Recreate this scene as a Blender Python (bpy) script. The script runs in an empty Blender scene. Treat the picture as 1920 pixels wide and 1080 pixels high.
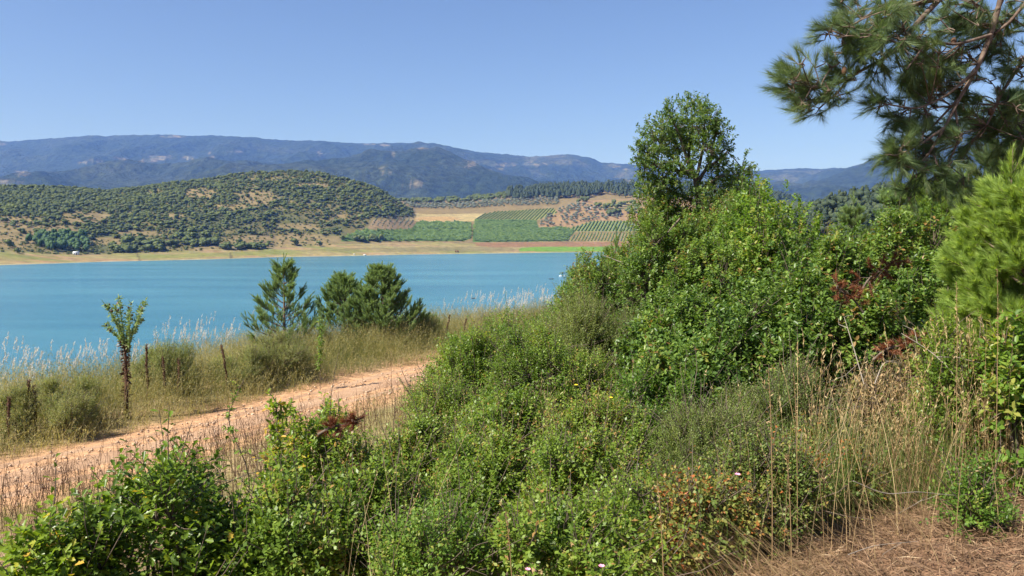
import bpy, math, numpy as np
from mathutils import Vector

# ------------------------------------------------------------------ basics
SC = bpy.context.scene
COL = SC.collection
R = math.radians
F = 1478.0                 # focal length in pixels of the 1920 wide photograph
PITCH = math.atan(102.0 / F)
CZ = 25.0                  # eye height above the lake
rng = np.random.default_rng(7)


def nrm(v):
    return v / np.maximum(np.linalg.norm(v, axis=-1, keepdims=True), 1e-9)


def slope(py):
    """rise per metre of depth for a picture row"""
    return -np.tan(PITCH + np.arctan((np.asarray(py, float) - 540) / F))


def at(px, py, Y):
    """world point seen at a picture position, at depth Y"""
    f = np.array([0, math.cos(PITCH), -math.sin(PITCH)])
    u = np.array([0, math.sin(PITCH), math.cos(PITCH)])
    d = f + np.array([1., 0, 0]) * ((px - 960) / F) + u * ((540 - py) / F)
    d = d * (Y / d[1])
    return np.array([d[0], d[1], d[2] + CZ])


def proj(X, Y, Z):
    z = Z - CZ
    dep = Y * math.cos(PITCH) - z * math.sin(PITCH)
    up = Y * math.sin(PITCH) + z * math.cos(PITCH)
    return 960 + F * X / dep, 540 - F * up / dep


# ------------------------------------------------------------------ noise
def _h(ix, iy, s):
    n = ((np.asarray(ix).astype(np.int64) & 0xffffff) * 374761393 + (np.asarray(iy).astype(np.int64) & 0xffffff) * 668265263 + s * 1274126177) & 0xffffffff
    n = ((n ^ (n >> 13)) * 1274126177) & 0xffffffff
    n = ((n ^ (n >> 16)) * 2246822519) & 0xffffffff
    return ((n ^ (n >> 15)) & 0xffff) / 65535.0


def vnoise(x, y, s=0):
    x = np.asarray(x, float); y = np.asarray(y, float)
    ix = np.floor(x); iy = np.floor(y)
    fx = x - ix; fy = y - iy
    fx = fx * fx * (3 - 2 * fx); fy = fy * fy * (3 - 2 * fy)
    a = _h(ix, iy, s); b = _h(ix + 1, iy, s); c = _h(ix, iy + 1, s); d = _h(ix + 1, iy + 1, s)
    return (a + (b - a) * fx) * (1 - fy) + (c + (d - c) * fx) * fy


def fbm(x, y, o=4, s=0, gain=.5):
    t = 0; a = 1; n = 0
    for k in range(o):
        t = t + a * (vnoise(x * 2 ** k + 17.3 * k, y * 2 ** k - 9.1 * k, s + k) - .5) * 2
        n += a; a *= gain
    return t / n


def sstep(a, b, x):
    t = np.clip((x - a) / (b - a), 0, 1)
    return t * t * (3 - 2 * t)


# ------------------------------------------------------------------ mesh helpers
class MB:
    def __init__(s):
        s.v = []; s.l = []; s.t = []; s.r = []; s.nv = 0

    def add(s, verts, loops, totals, rnd):
        verts = np.asarray(verts, np.float32).reshape(-1, 3)
        s.v.append(verts); s.l.append(np.asarray(loops, np.int64).ravel() + s.nv)
        totals = np.asarray(totals, np.int64).ravel()
        s.t.append(totals)
        r = np.asarray(rnd, np.float32)
        s.r.append(np.full(len(totals), float(r), np.float32) if r.ndim == 0 else r.ravel())
        s.nv += len(verts)
        return s

    def mesh(s, name, mat, smooth=False):
        v = np.concatenate(s.v); l = np.concatenate(s.l).astype(np.int32); t = np.concatenate(s.t).astype(np.int32)
        r = np.concatenate(s.r)
        me = bpy.data.meshes.new(name)
        me.vertices.add(len(v)); me.vertices.foreach_set('co', v.ravel())
        me.loops.add(len(l)); me.loops.foreach_set('vertex_index', l)
        me.polygons.add(len(t))
        st = np.zeros(len(t), np.int32); st[1:] = np.cumsum(t)[:-1]
        me.polygons.foreach_set('loop_start', st)
        if smooth:
            me.polygons.foreach_set('use_smooth', np.ones(len(t), bool))
        a = me.attributes.new('rnd', 'FLOAT', 'FACE'); a.data.foreach_set('value', r)
        me.update(calc_edges=True)
        me.validate()
        if mat: me.materials.append(mat)
        return me


def link(name, me, parent=None, loc=None):
    o = bpy.data.objects.new(name, me); COL.objects.link(o)
    if parent is not None: o.parent = parent
    if loc is not None: o.location = loc
    return o


def tag(o, label=None, cat=None, group=None, kind=None):
    if label: o['label'] = label
    if cat: o['category'] = cat
    if group: o['group'] = group
    if kind: o['kind'] = kind
    return o


def thing(name, loc, label, cat, group=None, rz=0.0):
    o = bpy.data.objects.new(name, None); COL.objects.link(o)
    o.location = [float(c) for c in loc]; o.rotation_euler = (0, 0, rz); o.empty_display_size = .2
    return tag(o, label, cat, group)


def grid_faces(nr, nc):
    i = np.arange(nr * nc).reshape(nr, nc)
    return np.stack([i[:-1, :-1], i[:-1, 1:], i[1:, 1:], i[1:, :-1]], -1).reshape(-1, 4)


def grid_mesh(name, X, Y, Z, mat, attrs=None, smooth=True):
    nr, nc = X.shape
    f = grid_faces(nr, nc)
    mb = MB().add(np.stack([X, Y, Z], -1).reshape(-1, 3), f, np.full(len(f), 4), 0)
    me = mb.mesh(name, mat, smooth)
    for k, val in (attrs or {}).items():
        a = me.attributes.new(k, 'FLOAT_COLOR', 'POINT')
        a.data.foreach_set('color', np.concatenate([val.reshape(-1, 3), np.ones((nr * nc, 1))], 1).astype(np.float32).ravel())
    return me


def tube(mb, P, rad, n=4, rnd=.5):
    P = np.asarray(P, float); rad = np.broadcast_to(np.asarray(rad, float), (len(P),))
    T = nrm(np.gradient(P, axis=0))
    ref = np.array([.31, .17, .93]) if abs(T[0][2]) < .9 else np.array([1., .2, .1])
    A = nrm(np.cross(T, ref)); B = np.cross(T, A)
    a = np.arange(n) * 2 * math.pi / n
    V = P[:, None] + rad[:, None, None] * (A[:, None] * np.cos(a)[None, :, None] + B[:, None] * np.sin(a)[None, :, None])
    k = len(P)
    i = np.arange(k * n).reshape(k, n); j = np.roll(i, -1, 1)
    f = np.stack([i[:-1], j[:-1], j[1:], i[1:]], -1).reshape(-1, 4)
    mb.add(V.reshape(-1, 3), f, np.full(len(f), 4), rnd)
    mb.add(V[[0, -1]].reshape(-1, 3), np.r_[np.arange(n)[::-1], n + np.arange(n)], [n, n], rnd)


def tubes(mb, A, Bp, ra, rb, sag, n=3, segs=3, rnd=.5, rg=rng):
    """many thin bent tubes from A[N] to B[N]"""
    N = len(A)
    if N == 0: return
    t = np.linspace(0, 1, segs + 1)
    mid = sag * 4 * (t * (1 - t))
    P = A[:, None] + (Bp - A)[:, None] * t[None, :, None]
    off = rg.normal(size=(N, 3)); off = off * np.linalg.norm(Bp - A, axis=1, keepdims=True)
    P = P + off[:, None] * mid[None, :, None]
    D = nrm(Bp - A)
    s1 = nrm(np.cross(D, np.array([.3, .9, .25]))); s2 = np.cross(D, s1)
    a = np.arange(n) * 2 * math.pi / n
    rad = np.broadcast_to(np.asarray(ra, float), (N,))[:, None] * (1 - t) + np.broadcast_to(np.asarray(rb, float), (N,))[:, None] * t
    V = P[:, :, None] + rad[:, :, None, None] * (s1[:, None, None] * np.cos(a)[None, None, :, None] + s2[:, None, None] * np.sin(a)[None, None, :, None])
    k = segs + 1
    i = np.arange(k * n).reshape(k, n); j = np.roll(i, -1, 1)
    f = np.stack([i[:-1], j[:-1], j[1:], i[1:]], -1).reshape(-1, 4)
    ff = f[None] + (np.arange(N) * k * n)[:, None, None]
    mb.add(V.reshape(-1, 3), ff, np.full(N * len(f), 4), rnd)


TEMPL = {
    'diamond': ([(0, 0, 0), (.45, .5, .07), (1, 0, -.03), (.45, -.5, .07)], [(0, 3, 2, 1)]),
    'oval': ([(0, 0, 0), (.25, .42, .08), (.7, .4, .05), (1, 0, -.07), (.7, -.4, .05), (.25, -.42, .08)], [(0, 3, 2, 1), (0, 5, 4, 3)]),
    'oak': ([(0, 0, 0), (.2, .22, .05), (.3, .16, .03), (.46, .48, .09), (.58, .28, .03), (.78, .42, .04), (1, 0, -.1),
             (.78, -.42, .04), (.58, -.28, .03), (.46, -.48, .09), (.3, -.16, .03), (.2, -.22, .05)],
            [(0, 6, 5, 4, 3, 2, 1), (0, 11, 10, 9, 8, 7, 6)]),
    'needle': ([(0, -.5, 0), (0, .5, 0), (1, 0, -.06)], [(0, 1, 2)]),
}


def leaves(mb, pos, d, n, L, W, shape, rnd):
    V, Fc = TEMPL[shape]
    V = np.array(V)
    d = nrm(d); s = nrm(np.cross(d, n)); n = np.cross(s, d)
    L = np.broadcast_to(L, (len(pos),)); W = np.broadcast_to(W, (len(pos),))
    P = pos[:, None] + d[:, None] * (V[None, :, 0] * L[:, None])[..., None] + s[:, None] * (V[None, :, 1] * W[:, None])[..., None] + n[:, None] * (V[None, :, 2] * L[:, None])[..., None]
    nv = len(V); N = len(pos)
    fl = np.concatenate([np.array(f) for f in Fc]); ft = np.array([len(f) for f in Fc])
    loops = fl[None] + (np.arange(N) * nv)[:, None]
    mb.add(P.reshape(-1, 3), loops, np.tile(ft, N), np.repeat(np.broadcast_to(rnd, (N,)), len(Fc)))


def stalks(mb, base, h, lean, bend, w, segs, rnd, rg=rng):
    """thin grass stems: base[N,3], h[N], lean[N,2] sideways travel at the tip"""
    N = len(base)
    t = np.linspace(0, 1, segs + 1)
    P = np.repeat(base[:, None], segs + 1, 1)
    tt = t[None] ** bend
    P[:, :, 0] += lean[:, 0:1] * tt; P[:, :, 1] += lean[:, 1:2] * tt
    dz = np.sqrt(np.maximum(1 - (np.hypot(lean[:, 0], lean[:, 1]) / np.maximum(h, .01)) ** 2 * .8, .15))
    P[:, :, 2] += h[:, None] * dz[:, None] * t[None]
    a = rg.uniform(0, 2 * math.pi, N)
    S = np.stack([np.cos(a), np.sin(a), np.zeros(N)], -1)
    wid = np.broadcast_to(w, (N,))[:, None] * (1 - .75 * t)[None] * .5
    V = np.stack([P - S[:, None] * wid[..., None], P + S[:, None] * wid[..., None]], 2)
    k = segs + 1
    i = np.arange(k) * 2
    f = np.stack([i[:-1], i[:-1] + 1, i[1:] + 1, i[1:]], -1)
    ff = f[None] + (np.arange(N) * k * 2)[:, None, None]
    mb.add(V.reshape(-1, 3), ff, np.full(N * segs, 4), np.repeat(np.broadcast_to(rnd, (N,)), segs))
    return P


# ------------------------------------------------------------------ materials
def newmat(name):
    m = bpy.data.materials.new(name); m.use_nodes = True
    nt = m.node_tree
    for x in list(nt.nodes): nt.nodes.remove(x)
    out = nt.nodes.new('ShaderNodeOutputMaterial')
    return m, nt, out


def N(nt, t, **kw):
    x = nt.nodes.new(t)
    for k, v in kw.items():
        if k in x.inputs: x.inputs[k].default_value = v
        else: setattr(x, k, v)
    return x


def ramp(nt, stops):
    r = nt.nodes.new('ShaderNodeValToRGB')
    e = r.color_ramp.elements
    while len(e) < len(stops): e.new(.5)
    for q, (p, c) in zip(e, stops):
        q.position = p; q.color = (*c, 1)
    return r


def leafmat(name, stops, rough=.45, transl=.35, tint=(1.35, 1.35, .6), spec=.32):
    m, nt, out = newmat(name)
    a = N(nt, 'ShaderNodeAttribute', attribute_name='rnd')
    r = ramp(nt, stops); nt.links.new(a.outputs['Fac'], r.inputs[0])
    p = N(nt, 'ShaderNodeBsdfPrincipled'); p.inputs['Roughness'].default_value = rough
    p.inputs['Specular IOR Level'].default_value = spec
    nt.links.new(r.outputs[0], p.inputs['Base Color'])
    if transl > 0:
        mx = N(nt, 'ShaderNodeMix', data_type='RGBA', blend_type='MULTIPLY')
        mx.inputs[0].default_value = 1
        nt.links.new(r.outputs[0], mx.inputs[6]); mx.inputs[7].default_value = (*tint, 1)
        tr = N(nt, 'ShaderNodeBsdfTranslucent'); nt.links.new(mx.outputs[2], tr.inputs[0])
        ms = N(nt, 'ShaderNodeMixShader'); ms.inputs[0].default_value = transl
        nt.links.new(p.outputs[0], ms.inputs[1]); nt.links.new(tr.outputs[0], ms.inputs[2])
        nt.links.new(ms.outputs[0], out.inputs[0])
    else:
        nt.links.new(p.outputs[0], out.inputs[0])
    return m


def noisemat(name, stops, scale, rough=.9, bump=0., bscale=None, detail=6, vec='Object', dist=.1):
    m, nt, out = newmat(name)
    tc = N(nt, 'ShaderNodeTexCoord')
    n = N(nt, 'ShaderNodeTexNoise', Scale=scale, Detail=detail, Roughness=.65)
    nt.links.new(tc.outputs[vec], n.inputs['Vector'])
    r = ramp(nt, stops); nt.links.new(n.outputs[0], r.inputs[0])
    p = N(nt, 'ShaderNodeBsdfPrincipled'); p.inputs['Roughness'].default_value = rough
    p.inputs['Specular IOR Level'].default_value = .2
    nt.links.new(r.outputs[0], p.inputs['Base Color'])
    if bump:
        n2 = N(nt, 'ShaderNodeTexNoise', Scale=bscale or scale * 3, Detail=5)
        nt.links.new(tc.outputs[vec], n2.inputs['Vector'])
        b = N(nt, 'ShaderNodeBump', Strength=bump, Distance=dist)
        nt.links.new(n2.outputs[0], b.inputs['Height']); nt.links.new(b.outputs[0], p.inputs['Normal'])
    nt.links.new(p.outputs[0], out.inputs[0])
    return m


def covermat(name, scale, amt=.5, bump=.3, bscale=.05, bdist=3.0, scale2=None):
    """ground cover held in a colour attribute, broken up by noise"""
    m, nt, out = newmat(name)
    a = N(nt, 'ShaderNodeAttribute', attribute_name='cover')
    tc = N(nt, 'ShaderNodeTexCoord')
    n = N(nt, 'ShaderNodeTexNoise', Scale=scale, Detail=7, Roughness=.7)
    nt.links.new(tc.outputs['Object'], n.inputs['Vector'])
    mr = N(nt, 'ShaderNodeMapRange'); mr.inputs[1].default_value = .3; mr.inputs[2].default_value = .7
    mr.inputs[3].default_value = 1 - amt; mr.inputs[4].default_value = 1 + amt
    nt.links.new(n.outputs[0], mr.inputs[0])
    mx = N(nt, 'ShaderNodeMix', data_type='RGBA', blend_type='MULTIPLY'); mx.inputs[0].default_value = 1
    nt.links.new(a.outputs['Color'], mx.inputs[6]); nt.links.new(mr.outputs[0], mx.inputs[7])
    p = N(nt, 'ShaderNodeBsdfPrincipled'); p.inputs['Roughness'].default_value = .95
    p.inputs['Specular IOR Level'].default_value = .1
    nt.links.new(mx.outputs[2], p.inputs['Base Color'])
    n2 = N(nt, 'ShaderNodeTexNoise', Scale=bscale, Detail=6, Roughness=.65)
    nt.links.new(tc.outputs['Object'], n2.inputs['Vector'])
    b = N(nt, 'ShaderNodeBump', Strength=bump, Distance=bdist)
    nt.links.new(n2.outputs[0], b.inputs['Height']); nt.links.new(b.outputs[0], p.inputs['Normal'])
    nt.links.new(p.outputs[0], out.inputs[0])
    return m


def plain(name, c, rough=.6, var=.15, scale=3):
    lo = tuple(x * (1 - var) for x in c); hi = tuple(min(1, x * (1 + var)) for x in c)
    return noisemat(name, [(.35, lo), (.65, hi)], scale, rough)


M = {}
M['oak'] = leafmat('oak_leaf', [(0, (0.0623, 0.11, 0.0151)), (.45, (0.146, 0.229, 0.0251)), (.8, (0.239, 0.312, 0.0312)), (.94, (0.416, 0.371, 0.0376)), (1, (0.582, 0.371, 0.0627))], .36, .45)
M['kermes'] = leafmat('kermes_leaf', [(0, (0.0414, 0.091, 0.0186)), (.5, (0.118, 0.196, 0.0372)), (.85, (0.193, 0.279, 0.0531)), (.97, (0.234, 0.252, 0.0531)), (1, (0.276, 0.168, 0.0597))], .36, .4)
M['lime'] = leafmat('lime_leaf', [(0, (0.0621, 0.122, 0.0192)), (.5, (0.125, 0.225, 0.0324)), (.85, (0.193, 0.292, 0.0457)), (1, (0.298, 0.305, 0.0661))], .4, .46)
M['small'] = leafmat('small_leaf', [(0, (0.0622, 0.122, 0.0164)), (.5, (0.159, 0.243, 0.0341)), (.85, (0.24, 0.321, 0.0506)), (.96, (0.332, 0.328, 0.0759)), (1, (0.359, 0.214, 0.0759))], .4, .44)
M['grey'] = leafmat('grey_leaf', [(0, (0.0813, 0.122, 0.0297)), (.5, (0.156, 0.206, 0.0544)), (1, (0.263, 0.283, 0.0945))], .5, .4)
M['tree'] = leafmat('tree_leaf', [(0, (0.034, 0.0751, 0.02)), (.45, (0.0816, 0.146, 0.035)), (.8, (0.13, 0.194, 0.055)), (1, (0.19, 0.23, 0.08))], .4, .5)
M['herb'] = leafmat('herb_leaf', [(0, (.14, .17, .06)), (.5, (.21, .24, .09)), (1, (.32, .3, .14))], .6, .45)
M['bramble'] = leafmat('bramble_leaf', [(0, (0.075, 0.13, 0.024)), (.45, (0.138, 0.195, 0.036)), (.76, (0.25, 0.247, 0.06)), (.9, (0.35, 0.182, 0.048)), (1, (0.425, 0.143, 0.042))], .5, .35, (1.3, 1.1, .5))
M['dry'] = leafmat('dry_leaf', [(0, (.07, .085, .02)), (.5, (.14, .14, .045)), (.8, (.2, .15, .06)), (1, (.34, .22, .11))], .6, .3, (1.1, 1, .7))
M['rust'] = leafmat('rust_needle', [(0, (.1, .035, .018)), (.6, (.2, .07, .03)), (1, (.28, .12, .05))], .6, .2, (1.2, .9, .6))
M['needle'] = leafmat('pine_needle', [(0, (0.0461, 0.0829, 0.0378)), (.5, (0.123, 0.185, 0.0756)), (.85, (0.194, 0.255, 0.107)), (1, (0.256, 0.255, 0.113))], .45, .42, (1.2, 1.2, .6))
M['needle2'] = leafmat('young_pine_needle', [(0, (0.0946, 0.16, 0.079)), (.5, (0.206, 0.302, 0.138)), (1, (0.344, 0.434, 0.197))], .45, .45)
M['needle3'] = leafmat('bright_pine_needle', [(0, (0.142, 0.218, 0.0491)), (.5, (0.271, 0.384, 0.0784)), (1, (0.425, 0.512, 0.138))], .5, .5)
M['straw'] = leafmat('straw', [(0, (.17, .11, .055)), (.5, (.33, .22, .11)), (1, (.5, .38, .2))], .6, .25, (1.1, 1, .7))
M['litter'] = leafmat('straw_litter', [(0, (0.076, 0.0429, 0.0253)), (.5, (0.182, 0.109, 0.0614)), (.9, (0.289, 0.187, 0.108)), (1, (0.38, 0.281, 0.173))], .7, .1, (1.1, 1, .7))
M['gold'] = leafmat('golden_straw', [(0, (0.285, 0.18, 0.078)), (.5, (0.427, 0.286, 0.13)), (1, (0.522, 0.424, 0.234))], .6, .3, (1.1, 1, .6))
M['verge'] = leafmat('verge_grass', [(0, (0.134, 0.156, 0.051)), (.35, (0.227, 0.23, 0.085)), (.7, (0.336, 0.294, 0.136)), (1, (0.462, 0.405, 0.221))], .6, .5, (1.15, 1.1, .6))
M['greeng'] = leafmat('green_grass', [(0, (.06, .1, .022)), (.5, (.11, .16, .035)), (1, (.2, .23, .07))], .5, .35)
M['plume'] = leafmat('plume_grass', [(0, (0.465, 0.425, 0.347)), (.5, (0.621, 0.567, 0.49)), (1, (0.745, 0.688, 0.612))], .7, .45, (1, 1, .95))
M['bark'] = noisemat('shrub_bark', [(.3, (.06, .045, .035)), (.7, (.17, .13, .1))], 9, .9)
M['pbark'] = noisemat('pine_bark', [(.3, (.05, .032, .025)), (.5, (.12, .085, .065)), (.72, (.24, .18, .14))], 14, .9, .4, 30, dist=.01)
M['dead'] = noisemat('dead_stalk', [(.3, (.05, .027, .018)), (.7, (.14, .075, .045))], 12, .9)
M['wood'] = noisemat('weathered_twig', [(.3, (.2, .17, .14)), (.7, (.38, .33, .27))], 12, .9)
M['thistle'] = leafmat('thistle_green', [(0, (0.115, 0.175, 0.055)), (.5, (0.207, 0.288, 0.11)), (1, (0.345, 0.413, 0.198))], .6, .4)
M['purple'] = plain('thistle_purple', (.2, .05, .16), .7)
M['thead'] = plain('thistle_head', (.07, .055, .04), .8)
M['farleaf'] = leafmat('far_scrub', [(0, (0.0483, 0.0653, 0.0222)), (.5, (0.0828, 0.107, 0.0308)), (1, (0.138, 0.154, 0.0428))], .7, 0, spec=.15)
M['farpine'] = leafmat('far_pine', [(0, (.025, .04, .022)), (.6, (.045, .062, .03)), (1, (.075, .09, .04))], .7, 0, spec=.15)
M['olive'] = leafmat('olive_crown', [(0, (.07, .085, .06)), (.5, (.11, .125, .085)), (1, (.17, .18, .12))], .7, 0, spec=.15)
M['vine'] = leafmat('vine_leaf', [(0, (0.0368, 0.066, 0.0184)), (.5, (0.063, 0.106, 0.0276)), (1, (0.0998, 0.145, 0.0414))], .7, 0, spec=.15)
M['grove'] = leafmat('grove_leaf', [(0, (.035, .07, .025)), (.5, (.055, .1, .032)), (1, (.08, .13, .04))], .7, 0, spec=.15)
M['white'] = plain('white_paint', (.75, .75, .73), .5, .06)
M['roofw'] = plain('pale_roof', (.7, .72, .75), .5, .06)
M['darkp'] = plain('dark_paint', (.05, .055, .06), .5)
M['stone'] = plain('pale_stone', (.5, .47, .42), .9)
M['pink'] = plain('pink_petal', (.75, .3, .42), .6, .1)
M['yellow'] = plain('yellow_petal', (.8, .6, .03), .6, .1)


# ------------------------------------------------------------------ near ground
_py = np.array([-60, -10, 0, 5, 8.5, 11, 12.6, 13.8, 16, 18.8, 22.3, 26, 30, 35, 42, 60, 200])
_pxx = np.array([-105, -34, -21.5, -15.4, -11.6, -9.5, -8.2, -7.25, -5.95, -4.55, -2.5, .4, 5, 12, 24, 58, 330])
_yy = np.linspace(-60, 200, 1041)
_ff = np.interp(_yy, _py, _pxx)
_k = np.ones(13) / 13
_ff = np.convolve(np.pad(_ff, 6, 'edge'), _k, 'valid')
_fd = np.gradient(_ff, _yy)


def pathx(y): return np.interp(y, _yy, _ff)
def lat(x, y):
    """signed distance from the middle of the path, positive on the camera's side"""
    return (x - pathx(y)) / np.sqrt(1 + np.interp(y, _yy, _fd) ** 2)


def ground(x, y):
    x = np.asarray(x, float); y = np.asarray(y, float)
    s = lat(x, y)
    z = np.where(s > 1.2, -4 + 2.4 * np.clip((s - 1.2) / 12.2, 0, 1) + .1 * np.clip(s - 13.4, 0, 40), -4)
    z = z + np.where(s < -1.2, .12 * sstep(1.2, 3, -s), 0)
    z = z - .62 * np.clip(-5.2 - s, 0, None) * sstep(5.2, 9, -s)
    n = fbm(x * .9, y * .9, 4, 3) * .09 + fbm(x * .22, y * .22, 3, 9) * .16
    z = z + n * sstep(.9, 2.0, np.abs(s))
    return np.maximum(z + CZ, -4)


def axis(lo, hi, step, far_lo, far_hi, k=26):
    a = np.arange(lo, hi + step / 2, step)
    l = lo - np.geomspace(step, lo - far_lo, k)[::-1]; h = hi + np.geomspace(step, far_hi - hi, k)
    return np.concatenate([l, a, h])


gx = axis(-34, 34, .22, -18000, 18000); gy = axis(-4, 60, .22, -4000, 16000)
GX, GY = np.meshgrid(gx, gy)
GZ = ground(GX, GY)
s_ = lat(GX, GY)
dry = sstep(-.25, .35, fbm(GX * .5, GY * .5, 4, 21))
c_soil = np.array([.22, .14, .08]); c_tan = np.array([.3, .22, .12]); c_green = np.array([.17, .15, .06]); c_path = np.array([.4, .235, .13])
cov = c_tan + (c_green - c_tan) * dry[..., None] * .75
cov = cov + (c_soil - cov) * sstep(.1, .5, fbm(GX * 1.3, GY * 1.3, 3, 31))[..., None] * .8
pm = sstep(2.3, 1.2, np.abs(s_) + fbm(GX * .8, GY * .8, 3, 5) * .5)
cov = cov + (c_path - cov) * pm[..., None]
lit = sstep(1.4, 2.4, GX + .2 * fbm(GX * 2, GY * 2, 3, 6)) * sstep(6, 4.8, GY)
cov = cov + (np.array([.24, .14, .085]) - cov) * lit[..., None]
g_mat = covermat('ground_soil', 5, .45, .5, 9, .05)
tag(link('ground', grid_mesh('ground', GX, GY, GZ, g_mat, {'cover': cov})), 'dry grassy bank sloping down to the lake', kind='structure')

# the path: a ribbon 1 to 2 cm proud of the bank
ty = np.linspace(-8, 60, 620)
ws = np.linspace(-1, 1, 15)
TY, TW = np.meshgrid(ty, ws, indexing='ij')
slp = np.interp(TY, _yy, _fd)
wid = 1.02 + .36 * fbm(TY * .45 + 40 * np.sign(TW), TY * 0, 3, 77) + .08 * fbm(TY * 2.5 + 40 * np.sign(TW), TY * 0, 2, 78)
nx = 1 / np.sqrt(1 + slp ** 2); ny = -slp / np.sqrt(1 + slp ** 2)
PX = pathx(TY) + TW * wid * nx; PY = TY + TW * wid * ny
PZ = ground(PX, PY) + .025 - .035 * np.abs(TW) ** 6 + .02 * fbm(PX * 1.2, PY * 1.2, 3, 8) * (1 - np.abs(TW) ** 4) - .05 * np.exp(-((np.abs(TW) - .5) / .15) ** 2) * (.6 + .8 * vnoise(TY * .6, TW * 0, 33))
m, nt, out = newmat('path_earth')
tc = N(nt, 'ShaderNodeTexCoord')
n1 = N(nt, 'ShaderNodeTexNoise', Scale=.9, Detail=8, Roughness=.7); nt.links.new(tc.outputs['Object'], n1.inputs['Vector'])
r1 = ramp(nt, [(.3, (.275, .165, .1)), (.5, (.365, .23, .143)), (.72, (.46, .31, .2))]); nt.links.new(n1.outputs[0], r1.inputs[0])
n2 = N(nt, 'ShaderNodeTexNoise', Scale=28, Detail=6, Roughness=.75); nt.links.new(tc.outputs['Object'], n2.inputs['Vector'])
r2 = ramp(nt, [(.3, (.66, .64, .6)), (.55, (1, 1, 1)), (.75, (1.15, 1.15, 1.15))]); nt.links.new(n2.outputs[0], r2.inputs[0])
mx = N(nt, 'ShaderNodeMix', data_type='RGBA', blend_type='MULTIPLY'); mx.inputs[0].default_value = 1
nt.links.new(r1.outputs[0], mx.inputs[6]); nt.links.new(r2.outputs[0], mx.inputs[7])
p = N(nt, 'ShaderNodeBsdfPrincipled', Roughness=.95); p.inputs['Specular IOR Level'].default_value = .1
nt.links.new(mx.outputs[2], p.inputs['Base Color'])
b = N(nt, 'ShaderNodeBump', Strength=.6, Distance=.03); nt.links.new(n2.outputs[0], b.inputs['Height']); nt.links.new(b.outputs[0], p.inputs['Normal'])
nt.links.new(p.outputs[0], out.inputs[0])
tag(link('path', grid_mesh('path', PX, PY, PZ, m)), 'reddish earth path curving along the bank above the lake', kind='structure')

# ------------------------------------------------------------------ far shore, fields and scrub hill: columns of control points
cpx = np.arange(-420, 2421, 3.0)
u_ = (cpx - 960) / F


def tab(s): 
    a = np.array([[float(q) for q in w.split(',')] for w in s.split()])
    return lambda x, k=1: np.interp(x, a[:, 0], a[:, k])


shore = tab('-420,505 0,497 100,494 200,490.5 400,486 520,482 640,480 780,477 900,475.5 1000,474 1080,473 1300,472 2400,470')
beach = tab('-420,472 0,470 140,478 210,476 260,473 330,471 400,467 520,463 600,459 680,456 800,455 900,456 1080,456 1300,455 2400,452')
hridge = tab('-420,1150,344 0,1150,348 60,1150,349 130,1150,351 200,1160,357 270,1160,353 330,1180,345 400,1220,339 440,1240,331 480,1250,325 520,1250,324 560,1250,323 620,1250,331 660,1240,342 700,1235,355 730,1230,370 755,1235,388 780,1250,401 860,1300,400 960,1330,395 1080,1330,393 1200,1330,396 2400,1330,392')
bridge = tab('-420,370 700,372 740,377 800,377 860,373 910,368 960,362 1020,357 1080,353 1200,351 1380,356 1440,372 1520,380 2400,380')
Yb = CZ / -slope(shore(cpx))
Yc = Yb + np.interp(cpx, [0, 200, 500, 700, 900, 1200], [62, 60, 70, 85, 95, 95])
knY = np.stack([Yb - 120, Yb, Yc, hridge(cpx), np.full_like(cpx, 1620) + 0 * cpx, np.full_like(cpx, 2400), np.full_like(cpx, 4200)], 1)
knZ = np.stack([np.full_like(cpx, -9), np.zeros_like(cpx), CZ + slope(beach(cpx)) * Yc, CZ + slope(hridge(cpx, 2)) * hridge(cpx), CZ + slope(bridge(cpx)) * 1620, np.full_like(cpx, 8), np.full_like(cpx, 0)], 1)
sub = [6, 22, 110, 45, 16, 10]
YY = []; ZZ = []
for k, ns in enumerate(sub):
    t = np.arange(ns) / ns
    YY.append(knY[:, k:k + 1] + (knY[:, k + 1:k + 2] - knY[:, k:k + 1]) * t)
    tz = t if k != 3 else t
    ZZ.append(knZ[:, k:k + 1] + (knZ[:, k + 1:k + 2] - knZ[:, k:k + 1]) * tz)
YY = np.concatenate(YY + [knY[:, -1:]], 1); ZZ = np.concatenate(ZZ + [knZ[:, -1:]], 1)
XX = u_[:, None] * YY
hillw = sstep(770, 700, cpx)[:, None]
above = sstep(20, 60, YY - Yc[:, None])
ZZ = ZZ + above * (hillw * (fbm(XX / 120, YY / 120, 4, 41) * 7 + 5 * np.sin(sstep(0, 1, (YY - Yc[:, None]) / (knY[:, 3:4] - Yc[:, None])) * math.pi)) + (1 - hillw) * fbm(XX / 160, YY / 160, 3, 43) * 2.0) * np.where(YY > 2000, .5, 1)
ZZ = ZZ + (1 - above) * sstep(2, 25, YY - Yb[:, None]) * fbm(XX / 40, YY / 25, 3, 44) * .6
SPX, SPY = proj(XX, YY, ZZ)
SPX = np.broadcast_to(cpx[:, None], SPX.shape)


def inpoly(px, py, poly):
    poly = np.asarray(poly, float); c = np.zeros(np.shape(px), bool)
    j = len(poly) - 1
    for i in range(len(poly)):
        xi, yi = poly[i]; xj, yj = poly[j]
        c ^= ((yi > py) != (yj > py)) & (px < (xj - xi) * (py - yi) / (yj - yi + 1e-9) + xi)
        j = i
    return c


def ell(px, py, l):
    d = np.zeros(np.shape(px))
    for x, y, rx, ry in l:
        d = np.maximum(d, sstep(1.25, .7, np.sqrt(((px - x) / rx) ** 2 + ((py - y) / ry) ** 2)))
    return d


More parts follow.
